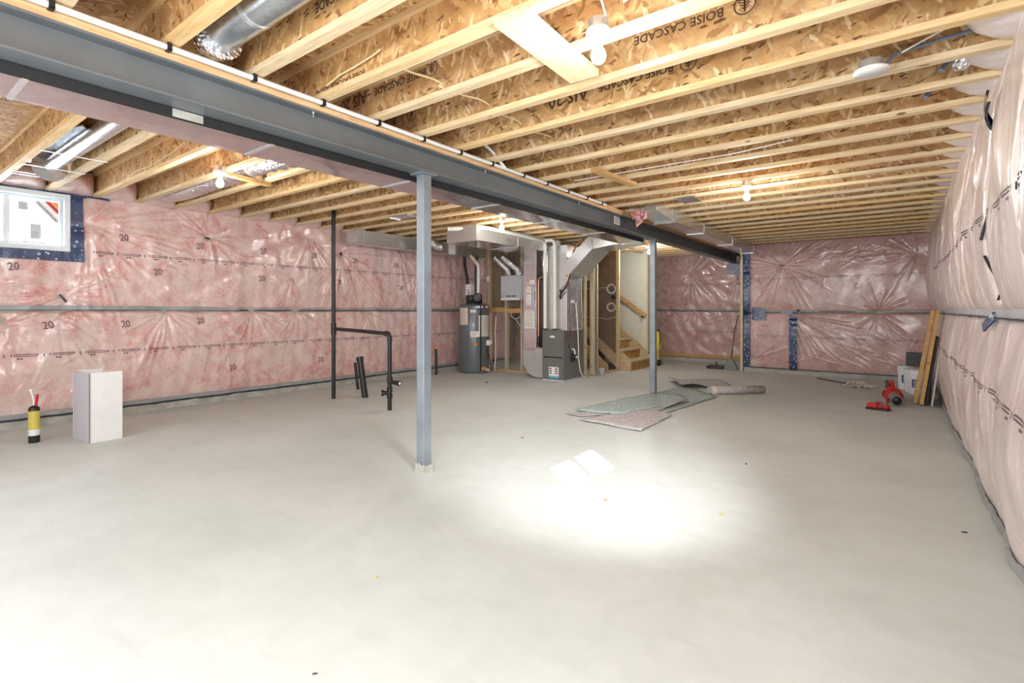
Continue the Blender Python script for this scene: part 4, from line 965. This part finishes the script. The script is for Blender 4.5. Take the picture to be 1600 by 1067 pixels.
obj('edge_seam', MB().beam((-4.90, 8.295, 2.03), (-4.42, 8.295, 2.47), .012, .012).beam((-4.42, 8.295, 2.47), (-3.70, 8.295, 2.55), .012, .012), M['galv'], tr_)
obj('corner_wrap', MB().beam((-4.42, 8.29, 2.47), (-4.47, 8.29, 2.72), .01, .03, (1, 0, 0)), M['galv'], tr_)
for x0, lab in ((-5.47, 'left white vent pipe rising from the furnace top'), (-5.25, 'right white vent pipe rising from the furnace top')):
    t = thing('vent_pipe', lab, 'pipe', (x0, 8.34, FH), 'white plastic vent pipes on the furnace')
    top = 2.62
    pts = [(x0, 8.34, FH+.01), (x0, 8.34, 2.0), (x0, 8.34, top)]
    if x0 < -5.4: pts += [(x0+.01, 8.30, top+.05), (x0+.02, 8.2, top+.07), (x0+.04, 7.5, top+.08), (x0+.06, 6.55, top+.09), (x0+.02, 6.45, top+.09), (x0-.2, 6.40, top+.10), (x0-.6, 6.28, top+.11)]
    else: pts += [(x0-.01, 8.32, top+.05), (x0-.05, 8.29, top+.075), (x0-.16, 8.27, top+.075)]
    obj('tube', MB().tube(pts, .035, 16), M['pvc'], t)
    obj('coupling', MB().tube([(x0, 8.34, FH), (x0, 8.34, FH+.035)], .043, 16), M['black'], t)
    obj('elbow_collar', MB().tube([(x0, 8.34, top-.09), (x0, 8.34, top-.02)], .042, 16), M['pvc'], t)
tag(obj('gas_pipe', MB().tube([(-5.50, 8.36, 2.0), (-5.58, 8.36, 2.0), (-5.63, 8.36, 1.97), (-5.64, 8.36, 1.9), (-5.64, 8.36, 1.0), (-5.64, 8.36, .62), (-5.52, 8.36, .60)], .012, 8), M['copper']), 'copper gas pipe descending left of the furnace', 'pipe')
tag(obj('gas_cock', MB().lathe([(.016, 0), (.022, .02), (.022, .16), (.016, .2)], (-5.64, 8.36, .64), 12), M['black']), 'black gas fitting at the foot of the copper pipe', 'valve')
tag(obj('refrigerant_line', MB().tube([(-5.16, 8.38, 1.62), (-5.05, 8.34, 1.74), (-4.97, 8.34, 1.84), (-4.94, 8.36, 2.0), (-4.93, 8.40, 2.3), (-4.86, 8.44, 2.55), (-4.7, 8.5, 2.68)], .017, 10), M['black']), 'black insulated line sweeping up from plenum to ceiling', 'pipe')
tag(obj('refrigerant_line', MB().tube([(-5.16, 8.36, 1.73), (-5.04, 8.31, 1.80), (-4.96, 8.31, 1.90), (-4.925, 8.33, 2.05), (-4.90, 8.37, 2.35), (-4.84, 8.41, 2.56), (-4.7, 8.46, 2.66)], .009, 8), M['copper']), 'thin copper line beside the black insulated line', 'pipe')
tag(obj('control_cable', MB().tube([(-4.98, 8.40, 2.0), (-4.985, 8.44, 1.7), (-4.98, 8.46, 1.3), (-4.985, 8.48, 1.0), (-4.99, 8.50, .82)], .007, 6), M['redd']), 'dark red control wire down the plenum corner', 'cable')
tag(obj('white_cable', MB().tube([(-4.985, 8.93, 2.0), (-4.98, 8.90, 1.7), (-4.98, 8.93, 1.3), (-4.98, 8.92, .99), (-4.98, 8.70, .98), (-4.98, 8.5, .975)], .007, 6), M['wirew']), 'white cable running down the plenum side to the furnace top', 'cable')
for i, (z, lab) in enumerate(((1.83, 'upper coil of white cable on the stair-side panel'), (1.42, 'lower coil of white cable on the stair-side panel'))):
    mb = MB()
    for j in range(3):
        r = .085+.012*j; pts = [(-5.14+r*math.cos(a), 10.55-.006*j, z+r*math.sin(a)*(1 if i == 0 else .9)) for a in np.linspace(0, 2*PI, 25)]
        mb.tube(pts, .006, 5)
    tag(obj('cable_coil', mb, M['wirew']), lab, 'cable coil', 'white cable coils by the stairs')
tag(obj('junction_box', MB().box(-5.13, -5.03, 10.52, 10.57, 1.60, 1.68), M['black'], bevel=.003), 'small black box between the two white cable coils', 'junction box')
tag(obj('wall_cable', MB().tube([(-6.0, 10.54, 1.86), (-5.6, 10.53, 1.85), (-5.25, 10.53, 1.86)], .006, 5), M['wirew']), 'white cable running level to the upper coil', 'cable')
tag(obj('wall_cable', MB().tube([(-6.0, 10.54, 1.22), (-5.5, 10.53, 1.18), (-5.2, 10.53, 1.15), (-5.02, 10.52, 1.20)], .006, 5), M['wirew']), 'white cable sagging below the lower coil', 'cable')
tag(obj('notice_card', MB().box(-5.86, -5.66, 10.560, 10.575, 2.04, 2.28), M['label']), 'white paper card seen between the stair studs', 'paper')
tag(obj('white_tub', MB().lathe([(0, 0), (.055, 0), (.062, .15), (.066, .155), (.058, .16), (.0, .15)], (-4.86, 9.55, 0), 20), M['hrv']), 'small pale tub on the floor by the stair stud', 'tub')
# yellow sprayer behind the far column
t = thing('yellow_sprayer', 'yellow and black wheeled tool half hidden by the far column', 'tool', (-4.68, 12.1, 0))
obj('tank', MB().lathe([(0, .35), (.05, .36), (.075, .45), (.08, .72), (.05, .82), (0, .84)], (-4.66, 12.1, 0), 16), M['yellow'], t)
obj('handle', MB().tube([(-4.66, 12.1, .80), (-4.64, 12.07, .90), (-4.60, 12.05, .85), (-4.58, 12.05, .65), (-4.61, 12.06, .5)], .012, 8), M['black'], t)
obj('leg', MB().tube([(-4.66, 12.1, .38), (-4.65, 12.1, .1)], .02, 8), M['yellow'], t)
obj('wheel', MB().lathe([(0, -.03), (.075, -.03), (.075, .03), (0, .03)], (-4.62, 12.08, .075), 20, (1, 0, 0)), M['black'], t)

# ------------------------------------------------------------------ drain pipes
dp = thing('drain_stack', 'tall black drain stack with a branch pipe over the floor stubs', 'pipe', (-6.895, 4.62, 0))
SX, SY = -6.895, 4.62; BXp, BYp = -5.50, 4.55
obj('riser', MB().tube([(SX, SY, 0), (SX, SY, 2.95)], .031, 16), M['black'], dp)
obj('tee', MB().tube([(SX, SY, .98), (SX, SY, 1.16)], .041, 16), M['black'], dp)
obj('branch', MB().tube([(SX, SY, 1.07), (SX+.7, SY-.035, 1.055), (BXp-.06, BYp, 1.035)], .027, 14), M['black'], dp)
obj('elbow', MB().tube([(BXp-.09, BYp, 1.037), (BXp-.03, BYp, 1.03), (BXp, BYp, .995), (BXp, BYp, .93)], .036, 14), M['black'], dp)
obj('down_pipe', MB().tube([(BXp, BYp, .99), (BXp, BYp, 0)], .029, 14), M['black'], dp)
for z in (.42, .28, .20): obj('coupling', MB().tube([(BXp, BYp, z-.035), (BXp, BYp, z+.03)], .039, 14), M['black'], dp)
pr = Vector((.8, .6, 0))
sa = obj('side_arm', MB().tube([(BXp, BYp, .385), Vector((BXp, BYp, .38))+Vector((.16, .02, -.005))], .028, 14).tube([Vector((BXp, BYp, .38))+Vector((.14, .018, -.004)), Vector((BXp, BYp, .38))+Vector((.18, .02, -.006))], .035, 14), M['black'], dp)
obj('arm_plug', MB().lathe([(0, 0), (.022, 0), (.022, .004), (0, .005)], Vector((BXp, BYp, .374))+Vector((.181, .02, 0)), 14, (1, .1, 0)), M['white'], sa)
so = obj('cleanout', MB().tube([(BXp, BYp, .235), (BXp-.05, BYp-.07, .235)], .03, 14).tube([(BXp-.045, BYp-.065, .235), (BXp-.065, BYp-.09, .235)], .042, 14), M['black'], dp)
obj('cleanout_plug', MB().lathe([(0, 0), (.03, 0), (.03, .003), (.018, .003), (.018, .001), (0, .001)], (BXp-.0655, BYp-.0905, .235), 14, (-.6, -.8, 0)), M['label'], so)
def stub(x, y, h, r, lean, lab, cap=True):
    t = thing('pipe_stub', lab, 'pipe', (x, y, 0), 'capped pipe stubs rising from the slab')
    obj('tube', MB().tube([(x, y, -.01), (x+lean[0], y+lean[1], h)], r, 16), M['black'], t)
    e = Vector((lean[0], lean[1], h)); u_ = e.normalized()
    if cap: obj('hub', MB().tube([Vector((x, y, 0))+e-u_*.06, Vector((x, y, 0))+e], r*1.14, 16), M['black'], t)
    return t
stub(-6.60, 4.98, .63, .048, (-.10, -.03), 'thick black pipe stub, taller of the leaning pair')
stub(-7.38, 5.42, .455, .026, (-.05, -.02), 'thin black pipe stub just left of the thick one', False)
t = stub(-7.72, 7.62, .55, .026, (-.01, 0), 'lone black stub with orange top near the wall', False)
obj('orange_cap', MB().tube([(-7.73, 7.62, .545), (-7.73, 7.62, .60)], .038, 12), M['orange'], t)

# ------------------------------------------------------------------ loose things on the floor
t = thing('white_panel_box', 'folded white cardboard panel standing open near the left wall', 'box', (-6.6, 1.6, 0))
A, B, D = Vector((-7.03, 1.55, 0)), Vector((-6.562, 1.577, 0)), Vector((-6.585, 1.86, 0))
def panel(p, q_, h, nme, mat, th=.012):
    d = (q_-p).normalized(); n_ = Vector((-d.y, d.x, 0))*th
    mb = MB(); vs = [p, q_, q_+n_, p+n_]; vs = vs+[v+Vector((0, 0, h)) for v in vs]
    mb.add(vs, [(0, 1, 5, 4), (1, 2, 6, 5), (2, 3, 7, 6), (3, 0, 4, 7), (4, 5, 6, 7), (3, 2, 1, 0)]); return obj(nme, mb, mat, t)
panel(A, B, .712, 'left_panel', M['cardgrey']); panel(B, D, .712, 'front_panel', M['card']); panel(Vector((-7.02, 1.80, 0)), Vector((-7.03, 1.55, 0)), .712, 'back_panel', M['card'])  # left panel is greyer than the other two
obj('dark_edge', MB().tube([B+Vector((.002, -.002, 0)), B+Vector((.002, -.002, .712))], .003, 5), M['cardedge'], t)
t = thing('foam_can', 'yellow and black foam spray can with red trigger applicator', 'spray can', (-7.08, 1.25, 0))
cx, cy = -7.08, 1.25
obj('can_body', MB().lathe([(0, 0), (.044, 0), (.046, .01), (.046, .345), (.040, .36), (.022, .375), (0, .378)], (cx, cy, 0), 28), M['black'], t)
obj('yellow_label', MB().lathe([(.0468, .135), (.0468, .325)], (cx, cy, 0), 28), M['ylabel'], t)
obj('white_label', MB().lathe([(.0466, .075), (.0466, .135)], (cx, cy, 0), 28), M['card'], t)
obj('nozzle', MB().tube([(cx-.01, cy, .37), (cx-.015, cy, .43), (cx-.04, cy-.01, .50), (cx-.055, cy-.015, .525)], .009, 8), M['white'], t)
obj('nozzle_tip', MB().lathe([(0, -.014), (.014, -.008), (.014, .008), (0, .014)], (cx-.055, cy-.015, .53), 10), M['white'], t)
obj('red_trigger', MB().beam((cx+.018, cy+.01, .375), (cx+.032, cy+.02, .495), .03, .02, (0, 1, 0)), M['red'], t, .005)

def sheet_flat(name, lab, poly, mat, z=.006, th=.008, nsub=14, warp=.012, lift=None):
    """irregular underpad scrap: polygon fanned with gentle waves"""
    cx = sum(p[0] for p in poly)/len(poly); cy = sum(p[1] for p in poly)/len(poly)
    ring = []
    for (a, b_) in zip(poly, poly[1:]+poly[:1]):
        n = max(2, int(math.hypot(b_[0]-a[0], b_[1]-a[1])/.08))
        for i in range(n): ring.append((a[0]+(b_[0]-a[0])*i/n+random.uniform(-.006, .006), a[1]+(b_[1]-a[1])*i/n+random.uniform(-.006, .006)))
    n = len(ring); vs = []
    def zf(x, y, e): return z+warp*(.5+.5*math.sin(x*9+y*5)*math.sin(y*7-x*3))*e+(lift(x, y) if lift else 0)
    K = 7
    for lay in (th, 0):
        for k in range(1, K+1):
            for (x, y) in ring:
                f = k/K; xx_, yy_ = cx+(x-cx)*f, cy+(y-cy)*f; vs.append((xx_, yy_, zf(xx_, yy_, f)+lay))
        vs.append((cx, cy, zf(cx, cy, 0)+lay))
    fs = []; off = n*K+1
    for base, rev in ((0, False), (off, True)):
        for k in range(K-1):
            for i in range(n):
                f = (base+k*n+i, base+k*n+(i+1) % n, base+(k+1)*n+(i+1) % n, base+(k+1)*n+i); fs.append(f if rev else f[::-1])
        for i in range(n): fs.append((base+i, base+(i+1) % n, base+n*K))
    for i in range(n): fs.append(((K-1)*n+i, (K-1)*n+(i+1) % n, off+(K-1)*n+(i+1) % n, off+(K-1)*n+i))
    mb = MB(); mb.add(vs, fs, True); o = obj(name, mb, mat); tag(o, lab, 'underpad', 'carpet underpad scraps by the far column')
    base_origin(o, (cx, cy, 0)); return o
sheet_flat('underpad_sheet', 'green-flecked underpad sheet lying farthest right, under the others', [(-2.43, 6.45), (-2.24, 8.25), (-3.0, 9.15), (-3.12, 8.25), (-2.95, 6.9)], M['pad_g'], .004)
sheet_flat('underpad_sheet', 'green-flecked underpad strip lying left, nearest the far column', [(-3.44, 5.98), (-3.13, 5.93), (-2.84, 6.12), (-2.42, 7.5), (-2.68, 8.0), (-3.13, 7.95), (-3.3, 7.1)], M['pad_g'], .020)
sheet_flat('underpad_sheet', 'pinkish grey underpad sheet nearest the camera', [(-3.10, 5.50), (-2.28, 5.41), (-2.30, 6.45), (-2.52, 6.55), (-2.40, 7.45), (-2.58, 7.35), (-2.86, 6.25), (-3.0, 5.95)], M['pad_p'], .010, lift=lambda x, y: .05*max(0, min(1, (y-6.3)/.8))*max(0, min(1, (x+2.62)/.15)))
sheet_flat('underpad_sheet', 'small torn grey underpad piece under the left strip', [(-3.42, 5.72), (-3.2, 5.70), (-2.98, 6.0), (-3.2, 6.08)], M['pad_p'], .006)
sheet_flat('underpad_sheet', 'smooth grey underpad piece with curled edge behind the roll', [(-3.5, 9.62), (-2.95, 8.72), (-2.3, 9.5), (-2.75, 10.3)], M['pad_e'], .012, lift=lambda x, y: .07*max(0, min(1, (9.15-y-.9*(x+2.6))/.4)))
rl = thing('underpad_roll', 'rolled grey underpad lying right of the scraps', 'underpad roll', (-2.08, 8.83, 0))
mb = MB(); d0, d1 = Vector((-2.42, 8.48, .062)), Vector((-1.74, 9.13, .062)); ax_ = (d1-d0).normalized()
sd = ax_.cross(Vector((0, 0, 1))); sp = []
for i in range(90):
    a = i/90*2*PI*3.6; r = .022+.040*i/90; sp.append(sd*math.cos(a)*r+Vector((0, 0, 1))*math.sin(a)*r)
sp2 = [p*((p.length+.006)/p.length) for p in sp]
vs = [d0+p for p in sp]+[d0+p for p in sp2]+[d1+p for p in sp]+[d1+p for p in sp2]; m_ = 90; fs = []
for i in range(m_-1): fs += [(i, i+1, m_+i+1, m_+i), (2*m_+i, 3*m_+i, 3*m_+i+1, 2*m_+i+1), (i, 2*m_+i, 2*m_+i+1, i+1), (m_+i, m_+i+1, 3*m_+i+1, 3*m_+i)]
mb.add(vs, fs, True); obj('rolled_sheet', mb, M['pad_p'], rl)
obj('tape_band', MB().tube([d0+ax_*.03, d0+ax_*.11], .0695, 24, caps=False), M['labelp'], rl)

# mop
t = thing('mop', 'string mop lying on the floor before the far wall', 'mop', (-.75, 11.1, 0))
obj('handle', MB().tube([(-1.26, 11.66, .016), (-.62, 10.98, .022)], .012, 8), M['dgrey'], t)
mb = MB(); 
for i in range(46):
    a = random.gauss(-.45, .9); ln = random.uniform(.12, .34); p = Vector((-.60+random.uniform(-.07, .07), 10.92+random.uniform(-.1, .1), .03+random.random()*.04)); pts = [p]
    for k in range(6):
        a += random.uniform(-.5, .5); p = p+Vector((math.cos(a), math.sin(a)*.8, 0))*ln/6; p.z = .012+.09*random.random()*(1-k/6); pts.append(p.copy())
    mb.tube(pts, .011, 5)
o = obj('mop_strings', mb, M['mop'], t); o['kind'] = 'stuff'
# dustpan and broom
t = thing('dustpan', 'black dustpan on the floor near the far stud', 'dustpan', (-3.33, 12.28, 0))
mb = MB(); ox, oy = -3.36, 12.3
mb.box(ox-.17, ox+.17, oy-.12, oy+.12, .005, .012).box(ox-.17, ox+.17, oy+.11, oy+.12, .012, .08).box(ox-.17, ox-.16, oy-.12, oy+.12, .012, .06).box(ox+.16, ox+.17, oy-.12, oy+.12, .012, .06)
obj('pan', mb, M['dgrey'], t); obj('handle', MB().tube([(ox, oy+.11, .06), (ox-.02, oy+.14, .11), (ox-.04, oy+.18, .14)], .014, 8), M['black'], t)
t = thing('angle_broom', 'dark angled broom leaning against the far stud', 'broom', (-3.03, 12.33, 0))
obj('bristles', MB().prism([(-3.20, .0), (-2.88, .0), (-2.93, .13), (-3.0, .25), (-3.06, .25), (-3.11, .16)], 'y', 12.29, 12.37), M['mgrey'], t, .008)
obj('handle', MB().tube([(-3.03, 12.33, .22), (-2.92, 12.22, .9), (-2.84, 12.16, 1.25)], .011, 8), M['dgrey'], t)
# red blower and red case
t = thing('red_blower', 'red power blower lying down with round grey nozzle toward the camera', 'tool', (-.07, 9.3, 0))
p0 = Vector((-.005, 8.98, .085)); d = Vector((-.10, .99, .03)).normalized()
obj('nozzle', MB().tube([p0, p0+d*.08, p0+d*.20, p0+d*.30], .06, 24, rs=[.072, .068, .062, .075]), M['mgrey'], t)
obj('nozzle_mouth', MB().lathe([(0, 0), (.06, 0), (.06, .004), (0, .004)], p0-d*.004, 24, -d), M['black'], t)
obj('motor_housing', MB().tube([p0+d*.28, p0+d*.36, p0+d*.50, p0+d*.72, p0+d*.86], .1, 20, rs=[.085, .115, .12, .085, .06]), M['red'], t)
obj('side_bulge', MB().lathe([(0, -.05), (.05, -.04), (.06, 0), (.05, .04), (0, .05)], p0+d*.42+Vector((-.08, 0, .02)), 14), M['redd'], t)
obj('grip', MB().tube([p0+d*.42+Vector((0, 0, .10)), p0+d*.55+Vector((0, 0, .17)), p0+d*.78+Vector((0, 0, .16)), p0+d*.86+Vector((0, 0, .06))], .022, 10), M['red'], t)
obj('battery', MB().box(-.05, .05, -.04, .10, -.05, .07, Matrix.Translation(p0+d*.92+Vector((0, 0, .08)))), M['black'], t, .01)
obj('sling', MB().tube([p0+d*.3+Vector((-.05, 0, -.02)), p0+d*.1+Vector((-.11, 0, -.05)), p0+Vector((-.09, -.12, -.078)), p0+Vector((-.14, -.25, -.078))], .006, 6), M['black'], t)
t = thing('red_case', 'small red and black tool case in front of the red blower', 'tool case', (-.21, 8.55, 0))
mr_ = Matrix.Translation((-.205, 8.58, 0)) @ Matrix.Rotation(-.25, 4, 'Z')
obj('base', MB().prism([(-.13, -.08), (.13, -.08), (.14, .02), (.10, .09), (-.09, .09), (-.14, .02)], 'z', .0, .025), M['black'], t, .004)
t.children[0].data.transform(mr_)
obj('shell', MB().box(-.12, .0, -.07, .08, .025, .085, mr_).box(.0, .12, -.06, .07, .025, .07, mr_), M['red'], t, .012)
obj('slots', MB().box(.03, .045, -.064, -.06, .03, .06, mr_).box(.06, .075, -.064, -.06, .03, .06, mr_), M['black'], t)
obj('clip', MB().tube([(-.24, 8.56, .085), (-.20, 8.54, .12), (-.15, 8.56, .09)], .008, 6), M['redd'], t)
# buckets
def bucket(x, y, h, lab, z=0, r=.115):
    t = thing('pail', lab, 'bucket', (x, y, z), 'plaster pails in the far right corner')
    obj('shell', MB().lathe([(0, 0), (r*.86, 0), (r*.88, .005), (r, h-.05), (r, h-.01)], (x, y, z), 28), M['card'], t)
    obj('rim_rings', MB().lathe([(r+.002, h-.075), (r+.008, h-.07), (r+.008, h-.06), (r+.002, h-.055)], (x, y, z), 28), M['card'], t)
    obj('lid', MB().lathe([(r+.006, h-.02), (r+.010, h-.015), (r+.010, h), (r-.01, h+.003), (r-.015, h-.004), (0, h-.004)], (x, y, z), 28), M['card'], t)
    a0 = math.atan2(-y, -x)
    mb = MB(); vs = []
    for i in range(9):
        a = a0-.55+1.1*i/8
        for z_ in (h*.28, h*.62): rr = r*(.87+.13*z_/h)+.002; vs.append((x+rr*math.cos(a), y+rr*math.sin(a), z+z_))
    mb.add(vs, [(2*i, 2*i+2, 2*i+3, 2*i+1) for i in range(8)], True); o = obj('blue_label', mb, M['blue'], t, fix=False)
    mb = MB()
    for j in range(4):
        vs = []
        zz_ = h*(.33+.07*j)
        for i in range(5):
            a = a0-.35+.5*i/4+.1*(j % 2)
            for dz in (0, .012): rr = r*(.87+.13*(zz_+dz)/h)+.004; vs.append((x+rr*math.cos(a), y+rr*math.sin(a), z+zz_+dz))
        mb.add(vs, [(2*i, 2*i+2, 2*i+3, 2*i+1) for i in range(4)], True)
    obj('label_print', mb, M['label'], o, fix=False)
    return t
bucket(.115, 11.10, .40, 'white pail farthest back, leftmost of the three')
bucket(.20, 10.84, .37, 'white pail between the other two pails')
bucket(.245, 10.56, .39, 'white pail nearest the leaning boards, blue label')
tag(obj('black_carton', MB().box(.12, .36, 11.0, 11.22, .405, .63), M['black'], bevel=.006), 'black speckled box resting on the farthest white pail', 'box')
def lean_board(x0, x1, y, zt, wx, wy, lab, mat, nme='leaning_board', mats=None):
    mb = MB(); mb.beam((x0, y, 0.02), (x1, y-.02, zt), wx, wy, (0, 1, 0)); o = obj(nme, mb, mat, bevel=.002)
    tag(o, lab, 'board', 'boards leaning in the far right corner'); return base_origin(o, (x0, y, 0))
lean_board(.205, .405, 9.45, 1.36, .045, .14, 'left of the two orange wood boards leaning in the right corner', M['studo'])
lean_board(.275, .455, 9.36, 1.35, .045, .14, 'right of the two orange wood boards leaning in the right corner', M['studo'])
lean_board(.325, .455, 9.45, .98, .03, .3, 'black panel leaning behind the orange boards', M['blackm'])
lean_board(.385, .49, 9.25, .95, .02, .12, 'narrow grey metal strip leaning beside the orange boards', M['hrv'])
tag(obj('dark_backing', MB().box(.33, .40, 9.6, 10.2, 0, .30), M['kraft']), 'dark low board in the shade against the right wall', 'board')
# scraps of debris
spots = [(925-800, 0)]
def floor_pt(px, py):
    d = 800*1.36/(py-484); r = (px-800)*d/800; s_, c_ = math.sin(TH), math.cos(TH); return (c_*r-s_*d, s_*r+c_*d)
for (px, py, mm, lab, sz) in ((946, 781, 'orange', 'orange crumb on the bright floor patch', .012), (1126, 804, 'yellow', 'yellow crumb right of the bright floor patch', .012), (588, 902, 'yellow', 'yellow crumb on the near left floor', .008),
                              (492, 1053, 'dgrey', 'dark wood chip at the bottom of the picture', .007), (816, 684, 'redd', 'dark red crumb left of the bright patch', .012), (761, 598, 'dgrey', 'dark crumb on the floor before the water heater', .03),
                              (1507, 832, 'dgrey', 'dark crumb on the floor near the right wall', .012), (377, 630, 'copper', 'brown crumb near the left wall curb', .014), (1166, 725, 'dgrey', 'dark crumb on the right floor', .012)):
    x, y = floor_pt(px, py); mb = MB(); mb.lathe([(0, 0), (sz, .001), (sz*.8, sz*.5), (0, sz*.6)], (x, y, 0), 7)
    o = tag(obj('floor_crumb', mb, M[mm]), lab, 'debris', 'crumbs scattered on the slab'); o.data.transform(Matrix.Translation((-x, -y, 0))); o.location = (x, y, 0); o.scale = (1.6, .7, 1); o.rotation_euler.z = random.random()*3
